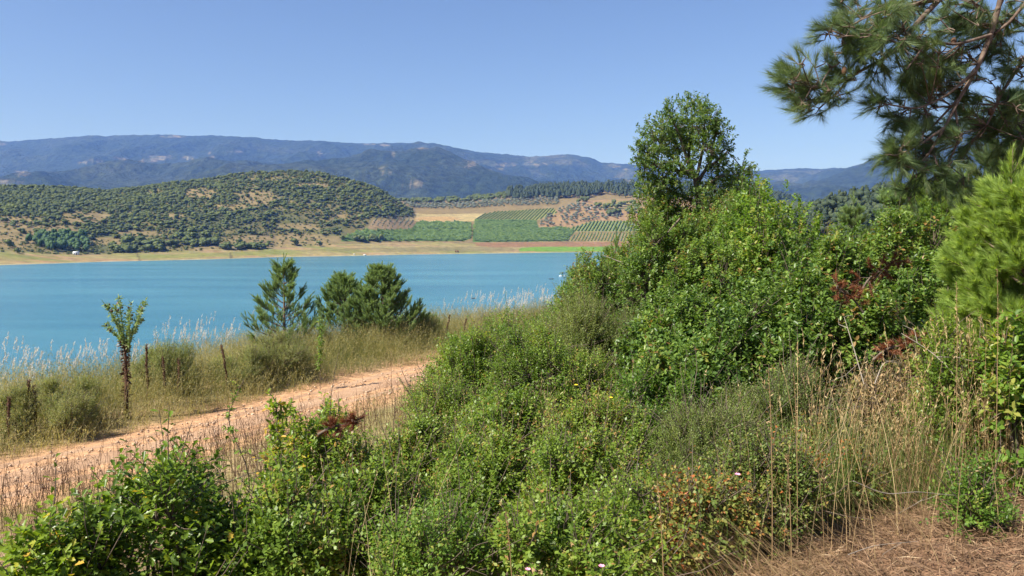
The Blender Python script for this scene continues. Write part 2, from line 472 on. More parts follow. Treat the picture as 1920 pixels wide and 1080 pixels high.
BARE = [(380, 362, 32, 11), (486, 371, 40, 14), (440, 388, 50, 5), (160, 408, 55, 12), (35, 424, 55, 20), (95, 433, 60, 14), (25, 450, 45, 14),
        (260, 439, 45, 7), (200, 455, 40, 7), (480, 447, 60, 7), (560, 449, 60, 12), (620, 452, 60, 9), (430, 463, 60, 6), (650, 405, 26, 4), (590, 347, 40, 4), (560, 425, 40, 6), (330, 405, 20, 4)]
FIELDS = {
    'vineyard_top': [(905, 402), (930, 397), (1037, 391), (1045, 399), (1007, 413), (888, 413)],
    'green_left': [(783, 417), (885, 417), (885, 430), (770, 430)],
    'green_mid': [(889, 413), (1005, 413), (1010, 427), (887, 428)],
    'band_left': [(640, 447), (673, 432), (885, 431), (885, 446), (870, 452), (640, 452)],
    'band_right': [(888, 429), (1060, 427), (1078, 434), (1062, 452), (888, 454)],
    'vineyard_side': [(1060, 431), (1110, 415), (1260, 414), (1260, 434), (1085, 434)],
    'vineyard_brown': [(1084, 436), (1190, 436), (1180, 452), (1060, 452)],
}
hill = np.array([.17, .14, .07])
C = np.zeros(XX.shape + (3,))
n1 = fbm(XX / 60, YY / 60, 4, 51)
C[:] = hill
C += (np.array([.085, .1, .045]) - C) * sstep(-.3, .25, n1)[..., None] * .8
C += (np.array([.27, .195, .115]) - C) * (ell(SPX, SPY + 5 * n1, BARE) * .75)[..., None]
right = sstep(690, 740, SPX) * sstep(300, 320, SPY)
C += (np.array([.24, .17, .1]) - C) * (right * .8)[..., None]


def paint(mask, col, var=.0):
    global C
    C = C + (np.array(col) - C) * mask[..., None]


paint(inpoly(SPX, SPY, [(762, 398), (800, 402), (907, 400), (888, 415), (800, 416), (758, 412)]) * 1., (.36, .28, .16))
paint(sstep(1, .6, np.hypot((SPX - 820) / 55, (SPY - 410) / 5)), (.4, .26, .14))
paint(inpoly(SPX, SPY, [(1047, 392), (1090, 376), (1200, 372), (1400, 372), (1400, 415), (1115, 415), (1075, 426), (1010, 426), (1012, 412)]) * .9, (.29, .185, .115))
paint(ell(SPX, SPY, [(1160, 385, 40, 10)]) * .6, (.22, .2, .09))
paint(inpoly(SPX, SPY, [(700, 412), (780, 414), (775, 429), (690, 429)]) * 1., (.27, .19, .13))
for k, c in (('vineyard_top', (.24, .24, .1)), ('green_left', (.08, .15, .04)), ('green_mid', (.11, .18, .05)), ('band_left', (.1, .17, .045)), ('band_right', (.075, .14, .04)), ('vineyard_side', (.2, .22, .1)), ('vineyard_brown', (.22, .17, .085))):
    paint(inpoly(SPX, SPY, FIELDS[k]) * 1., c)
# beach
bm = sstep(8, -6, YY - Yc[:, None] - 10 * fbm(XX / 30, YY / 20, 3, 55))
bcol = np.array([.3, .235, .13]) + (np.array([.2, .2, .075]) - np.array([.3, .235, .13])) * sstep(-.2, .4, fbm(XX / 70, YY / 18, 4, 56))[..., None]
C = C + (bcol - C) * bm[..., None]
paint(bm * sstep(.05, .4, fbm(XX / 50 + 9, YY / 14, 3, 58)), (.33, .215, .14))
wl = vnoise((YY - Yb[:, None]) * .22 + 2 * fbm(XX / 60, YY / 60, 2, 57), XX / 160, 59)
paint(bm * sstep(.62, .85, wl) * .55, (.17, .14, .085)); paint(bm * sstep(.3, .12, wl) * .45, (.36, .3, .2))
bandg = sstep(.15, .3, (YY - Yb[:, None]) / (Yc - Yb)[:, None]) * sstep(.75, .55, (YY - Yb[:, None]) / (Yc - Yb)[:, None]) * sstep(180, 300, SPX) * sstep(620, 520, SPX)
paint(bandg * .7, (.19, .21, .07))
paint(inpoly(SPX, SPY, [(890, 455), (1210, 453), (1210, 463), (1000, 462.5), (930, 464), (893, 461)]) * 1., (.25, .14, .09))
paint(inpoly(SPX, SPY, [(742, 464), (890, 462), (960, 465), (970, 470), (800, 472), (700, 472)]) * .8, (.2, .17, .1))
paint(inpoly(SPX, SPY, [(976, 464.5), (1010, 462.7), (1240, 462), (1240, 471), (972, 471.4)]) * 1., (.14, .25, .045))
paint(sstep(5, 1, YY - Yb[:, None]) * .6 * sstep(-3, 0, YY - Yb[:, None]), (.42, .36, .25))
for (x0, y0, x1, y1) in ((256, 473, 263, 489), (432, 473, 434, 484)):
    tt = np.clip((SPY - y0) / (y1 - y0), 0, 1); paint((np.abs(SPX - (x0 + (x1 - x0) * tt)) < 2) * (SPY > y0) * (SPY < y1) * .7, (.1, .08, .05))
behind = sstep(1380, 1430, SPX) * sstep(460, 440, SPY)
C = C + (np.array([.07, .085, .035]) - C) * behind[..., None]
C = C * np.array([.7, .72, .6])
f_mat = covermat('far_land', .12, .35, .4, .15, 1.2)
tag(link('far_shore', grid_mesh('far_shore', XX.T, YY.T, ZZ.T, f_mat, {'cover': np.swapaxes(C, 0, 1)})), 'dry shore, scrub hill and farmed slope across the lake', kind='structure')


def farz(X, Y):
    X = np.atleast_1d(X); Y = np.atleast_1d(Y)
    ci = np.clip(np.round((X / Y * F + 960 - cpx[0]) / 3).astype(int), 0, len(cpx) - 1)
    o = np.empty(len(X))
    for c in np.unique(ci):
        q = ci == c; o[q] = np.interp(Y[q], YY[c], ZZ[c])
    return o


def farpix(px, py):
    """point of the far land seen at a picture position"""
    c = int(np.clip(round((px - cpx[0]) / 3), 0, len(cpx) - 1))
    r = SPY[c]; k = 7
    while k < len(r) - 2 and r[k] > py: k += 1
    t = (r[k - 1] - py) / (r[k - 1] - r[k] + 1e-9)
    Y = YY[c, k - 1] + (YY[c, k] - YY[c, k - 1]) * np.clip(t, 0, 1)
    return np.array([(px - 960) / F * Y, Y, farz((px - 960) / F * Y, Y)[0]])


# ------------------------------------------------------------------ mountains
back = tab('-420,266 -200,262 0,262.5 33,263.5 67,262.5 133,257 183,253 207,256 247,253 283,253 317,252 350,254.5 367,255 400,253 450,256 500,261 540,262 600,263.5 633,267 673,268 723,267 773,268 813,267 833,272 867,278 907,285 957,290 993,294 1040,291 1073,291 1107,297 1127,306 1153,307 1190,309 1260,318 1340,322 1417,320 1467,316 1500,314 1533,316 1560,314 1583,317 1700,322 2400,320')
front = tab('-420,320 0,337 60,330 140,318 220,310 300,314 380,307 450,312 520,318 580,308 640,300 690,295 730,289 780,281 820,282 845,288 870,303 920,326 970,342 1010,349 1100,354 1250,358 1420,360 1500,350 1530,340 1583,320 1617,307 1650,293 1720,272 1800,250 2000,222 2400,240')
low = tab('-420,352 0,352 100,350 300,350 560,335 640,330 700,326 740,328 800,336 870,349 930,358 1000,364 1200,368 1500,375 2400,375')
nr = len(cpx)
mY = np.stack([np.full(nr, 3300.), np.full(nr, 4000.), np.full(nr, 5200.), np.full(nr, 5900.), np.full(nr, 7800.), np.full(nr, 10500.)], 1)
zf = CZ + slope(front(cpx)) * 5200; zb = CZ + slope(back(cpx)) * 7800
mid = np.minimum(zf - 25, CZ + (slope(front(cpx)) * .8 + slope(back(cpx)) * .2) * 5900)
mZ = np.stack([np.full(nr, -2.), CZ + slope(low(cpx)) * 4000, zf, mid, zb, zb * .3], 1)
MY = []; MZ = []
for k, ns in enumerate([14, 50, 20, 70, 12]):
    t = np.arange(ns) / ns
    MY.append(mY[:, k:k + 1] + (mY[:, k + 1:k + 2] - mY[:, k:k + 1]) * t)
    MZ.append(mZ[:, k:k + 1] + (mZ[:, k + 1:k + 2] - mZ[:, k:k + 1]) * t)
MY = np.concatenate(MY + [mY[:, -1:]], 1); MZ = np.concatenate(MZ + [mZ[:, -1:]], 1)
MX = u_[:, None] * MY


def ridged(x, y, s):
    t = 0; a = 1; n = 0
    for k in range(5):
        t = t + a * (1 - np.abs(vnoise(x * 2 ** k, y * 2 ** k, s + k) * 2 - 1)); n += a; a *= .52
    return t / n - .55


keep = 1 - .85 * np.exp(-((MY - 7800) / 450) ** 2) - (.6 + .3 * sstep(1300, 1450, cpx)[:, None]) * np.exp(-((MY - 5200) / 260) ** 2)
MZ = MZ + sstep(3300, 4000, MY) * keep * (ridged(MX / 700, MY / 1100, 61) * 190 + fbm(MX / 260, MY / 330, 4, 67) * 24)
MZ = MZ + 7 * fbm(MX / 34, MY / 60, 3, 69) * sstep(3300, 4000, MY)
mpx = np.broadcast_to(cpx[:, None], MX.shape); mpy = proj(MX, MY, MZ)[1]
n2 = fbm(MX / 420, MY / 420, 4, 71)
CM = np.zeros(MX.shape + (3,)) + np.array([.024, .036, .018])
CM += (np.array([.045, .055, .027]) - CM) * sstep(-.1, .5, n2)[..., None] * .8
FLD = [(327, 256, 22, 2.5), (233, 297, 14, 3), (187, 303, 16, 2.5), (165, 305, 8, 2), (285, 302, 16, 3), (310, 296, 22, 4), (360, 296, 14, 3), (400, 295, 8, 2), (445, 284, 14, 2), (395, 287, 5, 2),
       (50, 325, 16, 5), (25, 340, 24, 4), (215, 321, 8, 2.5), (690, 271, 12, 2), (724, 272, 10, 2), (790, 279, 10, 2), (720, 315, 5, 5), (729, 324, 9, 3), (738, 288, 4, 7), (886, 307, 8, 4), (877, 302, 12, 2),
       (945, 309, 22, 4), (935, 317, 14, 2), (1005, 307, 24, 4), (1150, 311, 12, 4), (1172, 320, 14, 3), (1160, 331, 8, 4), (1175, 339, 10, 2), (880, 312, 6, 3), (602, 290, 3, 9), (775, 345, 20, 3), (700, 270, 6, 2), (5, 270, 14, 3)]
fm = ell(mpx + 8 * fbm(mpx / 12, mpy / 5, 3, 74), mpy + 2.2 * fbm(mpx / 9, mpy / 4, 3, 73), FLD)
fm = fm * sstep(-.45, .2, fbm(mpx / 6, mpy / 2.0, 3, 79)) * .95
pale = np.array([.2, .17, .11]) + (np.array([.1, .105, .055]) - np.array([.2, .17, .11])) * sstep(-.1, .3, fbm(mpx / 14, mpy / 5, 2, 75))[..., None]
CM = CM + (pale - CM) * fm[..., None]
up = sstep(840, 900, mpx) * sstep(6400, 7000, MY) * sstep(.0, .35, fbm(MX / 200, MY / 260, 3, 77))
CM = CM + (np.array([.1, .1, .055]) - CM) * (up * .7)[..., None]
CM = CM * .78
m_mat = covermat('mountain_forest', .022, .95, 1.0, .03, 34)
tag(link('mountains', grid_mesh('mountains', MX.T, MY.T, MZ.T, m_mat, {'cover': np.swapaxes(CM, 0, 1)})), 'forested mountains fading to blue beyond the lake', kind='structure')

# wooded spur on the near side, seen over the bushes
wx = np.linspace(60, 420, 90); wy = np.linspace(210, 620, 90)
WX, WY = np.meshgrid(wx, wy)
def spur(x, y): 
    return -6 + 50 * np.exp(-(((x - 205) / 95) ** 2 + ((y - 420) / 130) ** 2)) + 2 * fbm(x / 30, y / 30, 3, 81)
WC = np.zeros(WX.shape + (3,)) + np.array([.06, .065, .03])
tag(link('wooded_hill', grid_mesh('wooded_hill', WX, WY, spur(WX, WY), f_mat, {'cover': WC})), 'low wooded spur behind the bushes', kind='structure')

# ------------------------------------------------------------------ lake
m, nt, out = newmat('lake_water')
tc = N(nt, 'ShaderNodeTexCoord')
mp = N(nt, 'ShaderNodeMapping'); mp.inputs['Scale'].default_value = (.35, 1.0, 1); mp.inputs['Rotation'].default_value = (0, 0, .25)
nt.links.new(tc.outputs['Object'], mp.inputs[0])
n1 = N(nt, 'ShaderNodeTexNoise', Scale=.9, Detail=5, Roughness=.6); nt.links.new(mp.outputs[0], n1.inputs['Vector'])
b = N(nt, 'ShaderNodeBump', Strength=.8, Distance=.4); nt.links.new(n1.outputs[0], b.inputs['Height'])
mp3 = N(nt, 'ShaderNodeMapping'); mp3.inputs['Scale'].default_value = (.25, 1.0, 1); mp3.inputs['Rotation'].default_value = (0, 0, .15); nt.links.new(tc.outputs['Object'], mp3.inputs[0])
n3 = N(nt, 'ShaderNodeTexNoise', Scale=.02, Detail=6, Roughness=.6); nt.links.new(mp3.outputs[0], n3.inputs['Vector'])
r3 = ramp(nt, [(.35, (.026, .122, .182)), (.65, (.056, .18, .232))]); nt.links.new(n3.outputs[0], r3.inputs[0])
p = N(nt, 'ShaderNodeBsdfPrincipled', Roughness=.22); p.inputs['IOR'].default_value = 1.33
nt.links.new(r3.outputs[0], p.inputs['Base Color']); nt.links.new(b.outputs[0], p.inputs['Normal'])
nt.links.new(p.outputs[0], out.inputs[0])
me = bpy.data.meshes.new('water'); me.from_pydata([(-4000, 20, 0), (4000, 20, 0), (4000, 1900, 0), (-4000, 1900, 0)], [], [(0, 1, 2, 3)]); me.materials.append(m)
tag(link('water', me), 'turquoise lake water with fine ripples', kind='structure')


# ------------------------------------------------------------------ far trees
def ico(sub=1):
    import bmesh
    bm = bmesh.new(); bmesh.ops.create_icosphere(bm, subdivisions=sub, radius=1)
    v = np.array([x.co[:] for x in bm.verts]); f = np.array([[q.index for q in x.verts] for x in bm.faces]); bm.free()
    return v, f


IV, IF = ico(2)


def blob_tree(seed, mat, w=.62, trunk=.12, cone=0., nl=90, flat=.8, lump=.3, tone=0.):
    """small tree of height 1: trunk, a lumpy core and loose leaf clumps round it"""
    rg = np.random.default_rng(seed)
    mb = MB()
    tube(mb, [(0, 0, -.05), (.01, 0, trunk + .25)], [.035, .02], 4, 0.)
    nl_ = 5 if cone < .5 else 6
    for q in range(nl_):
        t = q / (nl_ - 1)
        if cone > .5: c = np.array([rg.normal() * .04, rg.normal() * .04, trunk + .1 + (.85 - trunk) * t]); rr = w * .5 * (1.0 - .75 * t) + .04; rz = .15
        else:
            a = rg.uniform(0, 6.28); c = np.array([math.cos(a) * w * .26, math.sin(a) * w * .26, trunk + .28 + rg.uniform(0, .42)]); rr = w * rg.uniform(.28, .42); rz = rr * flat
        V = IV * (1 + lump * (rg.random((len(IV), 1)) - .5)) * [rr, rr, rz] + c
        mb.add(V, IF, np.full(len(IF), 3), np.clip(rg.normal(.4 + tone, .22, len(IF)), 0, 1))
        k = nl // nl_
        dr = nrm(rg.normal(size=(k, 3)) + [0, 0, .2])
        pos = c + dr * [rr, rr, rz] * rg.uniform(.85, 1.15, (k, 1))
        leaves(mb, pos, nrm(rg.normal(size=(k, 3)) + dr * .5), dr + .4 * rg.normal(size=(k, 3)), w * rg.uniform(.1, .2, k), w * rg.uniform(.08, .15, k), 'diamond', np.clip(rg.normal(.55 + tone, .25, k), 0, 1))
    return mb


def mass(protos, mat, name, pos, hs, ws, rg):
    """many copies merged into one object"""
    out = MB()
    pv = [(np.concatenate(p.v), np.concatenate(p.l), np.concatenate(p.t), np.concatenate(p.r)) for p in protos]
    for i in range(len(pos)):
        v, l, t, r = pv[rg.integers(len(pv))]
        a = rg.uniform(0, 6.28); c, s = math.cos(a), math.sin(a)
        q = np.stack([(v[:, 0] * c - v[:, 1] * s) * ws[i], (v[:, 0] * s + v[:, 1] * c) * ws[i], v[:, 2] * hs[i]], 1) + pos[i]
        out.add(q, l, t, np.clip(r + rg.normal() * .18, 0, 1))
    return out.mesh(name, mat)


def spread(name, protos, mat, pos, hs, ws, n_ind, label, cat, group, stuff_name, stuff_label, rg):
    """the n_ind largest in view become things of their own, the rest one object of stuff"""
    pos = np.asarray(pos); size = hs / pos[:, 1]
    order = np.argsort(-size)
    mes = [p.mesh(name, mat) for p in protos]
    for i in order[:n_ind]:
        o = link(name, mes[rg.integers(len(mes))], None, [float(c) for c in pos[i]])
        o.scale = (float(ws[i]), float(ws[i]), float(hs[i])); o.rotation_euler = (0, 0, float(rg.uniform(0, 6.28)))
        tag(o, label, cat, group)
    rest = order[n_ind:]
    if len(rest):
        tag(link(stuff_name, mass(protos, mat, stuff_name, pos[rest], hs[rest], ws[rest], rg)), stuff_label, kind='stuff')


rg = np.random.default_rng(11)
# scrub on the hill
n = 96000
px = rg.uniform(-60, 775, n); tY = rg.random(n) ** .85
cY = np.interp(px, cpx, Yc); hY = hridge(px)
Y = cY - 6 + tY * (hY + 40 - cY)
X = (px - 960) / F * Y; Z = farz(X, Y)
py = proj(X, Y, Z)[1]
den = .5 + .3 * sstep(.0, .5, tY) + .35 * fbm(X / 55, Y / 55, 3, 91)
den = np.where(px > 440, den * .7, den)
den = den * (1 - .85 * ell(px, py + 5 * fbm(X / 60, Y / 60, 4, 51), BARE))
den = np.where(py > 440, den * .55, den)
den = np.where((py > np.interp(px, [0, 300, 520, 700, 780], [452, 470, 461, 430, 405])), 0, den)
den = np.where((px > 640) & (py > 428), 0, den)
den = np.where((px > 690) & (py > 408), 0, den)
ok = rg.random(n) < den * .2
pos = np.stack([X, Y, Z], 1)[ok]
k = len(pos)
hs = 1.5 + 3.9 * rg.random(k) ** 2; ws = hs * rg.uniform(.9, 1.6, k)
# the dark hedge of trees along the beach
hp = []
for (x0, x1, yy, cnt) in ((212, 270, 473, 16), (272, 300, 471, 8), (232, 268, 458, 10), (268, 330, 462, 16), (330, 410, 460, 18), (410, 450, 468, 8), (450, 512, 467, 16), (640, 730, 452, 14), (330, 400, 447, 12)):
    for q in range(cnt): hp.append((rg.uniform(x0, x1), yy + rg.uniform(-2.5, 1)))
hpos = np.array([farpix(a, b_) for a, b_ in hp])
pos = np.concatenate([pos, hpos]); hs = np.concatenate([hs, rg.uniform(5, 8.5, len(hp))]); ws = np.concatenate([ws, hs[-len(hp):] * rg.uniform(.9, 1.3, len(hp))])
scrub = [blob_tree(s, None, w=.9, trunk=.02, flat=.6 + .1 * (s % 4), tone=.16 * ((s * 7 % 10) / 4.5 - 1)) for s in range(1, 11)]
spread('scrub_tree', scrub, M['farleaf'], pos, hs, ws, 290, 'dark green scrub tree on the dry hill across the lake', 'tree', 'scrub trees on the far hill', 'hill_scrub', 'dense green scrub covering the far hill', rg)

n = 26000
px = rg.uniform(-60, 775, n); cY = np.interp(px, cpx, Yc); hY = hridge(px)
Y = cY - 4 + rg.random(n) * (hY + 30 - cY); X = (px - 960) / F * Y; Z = farz(X, Y); py = proj(X, Y, Z)[1]
ok = (rg.random(n) < .3 * (.35 + vnoise(X / 25, Y / 25, 95)) * (1 - .5 * ell(px, py, BARE))) & ((px < 690) | (py < 408)) & ~((px > 620) & (py > 432))
def tuft(seed):
    r_ = np.random.default_rng(seed); V1, F1 = ico(1)
    t_ = MB().add(V1 * (1 + .5 * (r_.random((len(V1), 1)) - .5)) * [.5, .5, .42] + [0, 0, .4], F1, np.full(len(F1), 3), np.clip(r_.normal(.55, .25, len(F1)), 0, 1))
    d_ = nrm(r_.normal(size=(26, 3)) + [0, 0, .3]); leaves(t_, d_ * .45 + [0, 0, .4], d_ + .6 * r_.normal(size=(26, 3)), r_.normal(size=(26, 3)), .28, .22, 'diamond', r_.random(26)); return t_
pp = np.stack([X, Y, Z], 1)[ok]; hs = rg.uniform(.7, 1.9, len(pp))
tag(link('low_scrub', mass([tuft(q_) for q_ in range(5)], M['farleaf'], 'low_scrub', pp, hs, hs * rg.uniform(1.1, 2.2, len(pp)), rg)), 'low scattered scrub and heath between the trees of the far hill', kind='stuff')

# small planted grove by the beach
gp = []
for q in range(150):
    a, b_ = rg.uniform(45, 176), rg.uniform(440, 476)
    if inpoly(np.array([a]), np.array([b_]), [(40, 455), (85, 444), (160, 441), (172, 474), (95, 470)])[0]: gp.append(farpix(a, b_))
gp = np.array(gp)
grove = [blob_tree(s, None, w=.75, trunk=.1, flat=1.0) for s in (21, 22, 23)]
spread('grove_tree', grove, M['grove'], gp, rg.uniform(6.5, 9, len(gp)), rg.uniform(6, 8.5, len(gp)), 200, 'fresh green tree in the dense grove by the far beach', 'tree', 'trees of the lakeside grove', 'x', 'x', rg)
for (a, b_, h, lab) in ((553, 460, 9, 'lone round tree on the dry far shore, first from the hedge'), (599, 461.5, 7, 'smaller lone tree on the dry far shore, nearer the green fields'), (18, 464, 8, 'round dark tree on the dry slope beside the grove'), (33, 475, 5, 'single low dark bush on the bare beach below the grove')):
    o = link('lone_tree', scrub[0].mesh('lone_tree', M['farleaf']), None, farpix(a, b_)); o.scale = (h, h, h); tag(o, lab, 'tree')

# pines and oaks on the ridge behind the fields
n = 3600
px = rg.uniform(745, 1720, n); Y = rg.uniform(1470, 1640, n)
Y = np.where(px < 960, rg.uniform(1520, 1640, n), Y)
X = (px - 960) / F * Y; Z = farz(X, Y); py = proj(X, Y, Z)[1]
den = np.where(px > 950, 1., .45) * (1 - ell(px, py, [(1135, 374, 34, 9), (1190, 385, 20, 6)]))
ok = (rg.random(n) < den * .62) & (py < np.interp(px, [745, 900, 960, 1100, 1200], [382, 380, 376, 376, 378]))
pos = np.stack([X, Y, Z], 1)[ok]; pxs = px[ok]
hs = np.where(pxs > 950, rg.uniform(11, 17, len(pos)), rg.uniform(5, 9, len(pos))); ws = hs * np.where(pxs > 950, rg.uniform(.7, 1.1, len(pos)), 1.2)
fp = [blob_tree(s, None, w=.5, trunk=.3, cone=1, lump=.4) for s in (31, 32, 33, 34)]
q = pxs > 950
spread('pine_tree', fp, M['farpine'], pos[q], hs[q], ws[q], 200, 'tall dark pine in the wood on the ridge above the fields', 'tree', 'pines on the ridge above the fields', 'ridge_wood', 'dense pine wood along the far ridge', rg)
spread('ridge_tree', scrub[:3], M['farleaf'], pos[~q], hs[~q], ws[~q], 120, 'small dark tree on the low ridge above the olive grove', 'tree', 'trees on the low ridge', 'ridge_scrub', 'green scrub on the low far ridge', rg)
ex = np.array([farpix(a, b_) for a, b_ in ((1118, 389), (1123, 388), (1143, 391), (1136, 393), (1153, 402), (1148, 404), (1141, 404), (1160, 402), (1158, 391), (1165, 388), (1180, 395), (1188, 398), (1176, 400), (1195, 392), (1092, 378), (1100, 379), (1085, 381), (1172, 384), (1185, 386), (1150, 386))])
spread('slope_tree', scrub[1:4], M['farleaf'], ex, rg.uniform(8, 12, len(ex)), rg.uniform(8, 13, len(ex)), 60, 'rounded dark tree on the red slope under the pine wood', 'tree', 'trees on the red slope', 'x', 'x', rg)

# olive groves
op = []
for i, Yv in enumerate(np.arange(1385, 1500, 8.5)):
    for Xv in np.arange(-270, 80, 8.5):
        X = Xv + rg.normal() * 1.0 + (i % 2) * 4; Yy = Yv + rg.normal() * 1.0
        a, b_ = proj(X, Yy, farz(X, Yy)[0])
        if 760 < a < 1090 and b_ < np.interp(a, [760, 905, 935, 1037, 1090], [397, 399, 395, 389, 383]) and rg.random() < .8: op.append((X, Yy, farz(X, Yy)[0]))
for i, Yv in enumerate(np.arange(1120, 1420, 8.5)):
    for Xv in np.arange(20, 190, 8.5):
        X = Xv + rg.normal() * 2.4; Yy = Yv + rg.normal() * 2.6
        a, b_ = proj(X, Yy, farz(X, Yy)[0])
        if inpoly(np.array([a]), np.array([b_]), [(1047, 392), (1085, 382), (1150, 396), (1200, 408), (1112, 413), (1075, 425), (1010, 425), (1012, 412)])[0] and rg.random() < .45 + .5 * float(vnoise(X / 30, Yy / 30, 96)): op.append((X, Yy, farz(X, Yy)[0]))
op = np.array(op)
ol = [blob_tree(s, None, w=1.0, trunk=.15, flat=.7, nl=60) for s in (51, 52, 53)]
hs = rg.uniform(2.8, 5.6, len(op))
spread('olive_tree', ol, M['olive'], op, hs, hs * rg.uniform(.9, 1.2, len(op)), 290, 'grey green olive tree planted in rows on the far slope', 'tree', 'olive trees on the far slope', 'olive_grove', 'grey green olive grove on the far slope', rg)
sp = []
for Yv in np.arange(1000, 1180, 10):
    for Xv in np.arange(-190, -100, 5.5):
        a, b_ = proj(Xv, Yv, farz(Xv, Yv)[0])
        if inpoly(np.array([a]), np.array([b_]), [(702, 412), (780, 414), (775, 428), (690, 428)])[0]: sp.append((Xv + rg.normal() * .4, Yv, farz(Xv, Yv)[0]))
sp = np.array(sp)
if len(sp): spread('poplar_sapling', [blob_tree(s, None, w=.35, trunk=.2, flat=1.6, nl=50) for s in (61, 62)], M['olive'], sp, rg.uniform(4, 6, len(sp)), rg.uniform(4, 6, len(sp)), 250, 'thin grey sapling planted on the bare plot under the hill', 'tree', 'saplings on the bare plot', 'x', 'x', rg)


# crop rows: every row is a bumpy hedge of its own
def crop_rows(name, poly, d, spacing, h, w, mat, label, cat, group, seed):
    rg = np.random.default_rng(seed)
    corners = np.array([farpix(*c)[:2] for c in poly]); d = np.array(d) / np.hypot(*d); nn = np.array([-d[1], d[0]])
    a = corners @ nn; t = corners @ d
    for o_ in np.arange(a.min() + spacing * .5, a.max(), spacing):
        tt = np.arange(t.min(), t.max(), 2.2)
        Pq = nn * o_ + d * tt[:, None]
        z = farz(Pq[:, 0], Pq[:, 1]); a_, b_ = proj(Pq[:, 0], Pq[:, 1], z)
        ins = inpoly(a_, b_, poly)
        if ins.sum() < 4: continue
        i0, i1 = np.where(ins)[0][[0, -1]]
        Pq = Pq[i0:i1 + 1]; z = z[i0:i1 + 1]; k = len(Pq)
        prof = np.array([(-.5, -.1), (-.55, .45), (-.3, .95), (.3, 1.), (.55, .5), (.5, -.1)])
        V = np.zeros((k, 6, 3))
        j = rg.normal(size=(k, 6)) * .16
        V[:, :, :2] = Pq[:, None] + nn * (prof[:, 0] * w)[None, :, None] * (1 + j[..., None]) 
        V[:, :, 2] = z[:, None] + prof[None, :, 1] * h * (1 + rg.normal(size=(k, 1)) * .18 + j * .6)
        i = np.arange(k * 6).reshape(k, 6)
        f = np.stack([i[:-1, :-1], i[:-1, 1:], i[1:, 1:], i[1:, :-1]], -1).reshape(-1, 4)
        mb = MB().add(V.reshape(-1, 3), f, np.full(len(f), 4), np.clip(rg.normal(.5, .25, len(f)), 0, 1))
        e = np.concatenate([i[0][::-1], i[-1]])
        mb.add(V.reshape(-1, 3), e, [6, 6], .3)
        m_ = k * 2
        q = rg.integers(0, k, m_)
        pos = np.stack([Pq[q, 0], Pq[q, 1], z[q] + h * rg.uniform(.5, 1.1, m_)], 1); pos[:, :2] += nn * rg.uniform(-.5, .5, (m_, 1)) * w
        leaves(mb, pos, rg.normal(size=(m_, 3)), rg.normal(size=(m_, 3)) + [0, 0, .8], rg.uniform(.5, .9, m_), rg.uniform(.4, .7, m_), 'diamond', np.clip(rg.normal(.6, .25, m_), 0, 1))
        tag(link(name, mb.mesh(name, mat)), label, cat, group)


crop_rows('vine_row', FIELDS['vineyard_top'], (.26, .97), 5.2, 1.5, 1.3, M['vine'], 'green vine row in the striped vineyard under the olive grove', 'vine row', 'vine rows of the upper vineyard', 1)
crop_rows('vine_row', FIELDS['vineyard_side'], (.27, .96), 5.0, 1.6, 2.0, M['vine'], 'green vine row slanting up the vineyard below the red slope', 'vine row', 'vine rows below the red slope', 2)
crop_rows('vine_row', FIELDS['vineyard_brown'], (.25, .97), 4.6, .8, 1.4, M['vine'], 'sparse vine row on the brown field behind the lime green strip', 'vine row', 'vine rows on the brown field', 3)
crop_rows('orchard_row', FIELDS['green_left'], (1, .05), 9, 3.2, 5.0, M['vine'], 'leafy orchard row below the tan stubble field', 'orchard row', 'orchard rows below the stubble field', 4)
crop_rows('orchard_row', FIELDS['green_mid'], (1, .03), 8, 2.2, 3.6, M['vine'], 'leafy orchard row below the striped upper vineyard', 'orchard row', 'orchard rows below the upper vineyard', 5)
crop_rows('orchard_row', FIELDS['band_left'], (1, .12), 9, 3.4, 5.5, M['vine'], 'leafy orchard row in the long band under the sapling plot', 'orchard row', 'orchard rows of the long green band', 6)
crop_rows('orchard_row', FIELDS['band_right'], (1, .1), 6.5, 2.6, 4.2, M['vine'], 'leafy orchard row in the wide green block above the brown strip', 'orchard row', 'orchard rows of the wide green block', 7)

# wooded spur trees
n = 2600
X = rg.uniform(80, 400, n); Y = rg.uniform(240, 560, n); Z = spur(X, Y)
q = Z > 3
hs = rg.uniform(5, 9, n)
tag(link('spur_wood', mass(fp + scrub[:2], M['farpine'], 'spur_wood', np.stack([X, Y, Z], 1)[q], hs[q], hs[q] * .9, rg)), 'olive green pine wood on the low spur behind the bushes', kind='stuff')


# ------------------------------------------------------------------ huts, boats, stones
def box(mb, c, s, rnd=.5):
    c = np.array(c); s = np.array(s) / 2
    V = np.array([(x, y, z) for x in (-1, 1) for y in (-1, 1) for z in (-1, 1)]) * s + c
    Fq = [(0, 1, 3, 2), (4, 6, 7, 5), (0, 4, 5, 1), (2, 3, 7, 6), (0, 2, 6, 4), (1, 5, 7, 3)]
    mb.add(V, Fq, [4] * 6, rnd)
    return mb


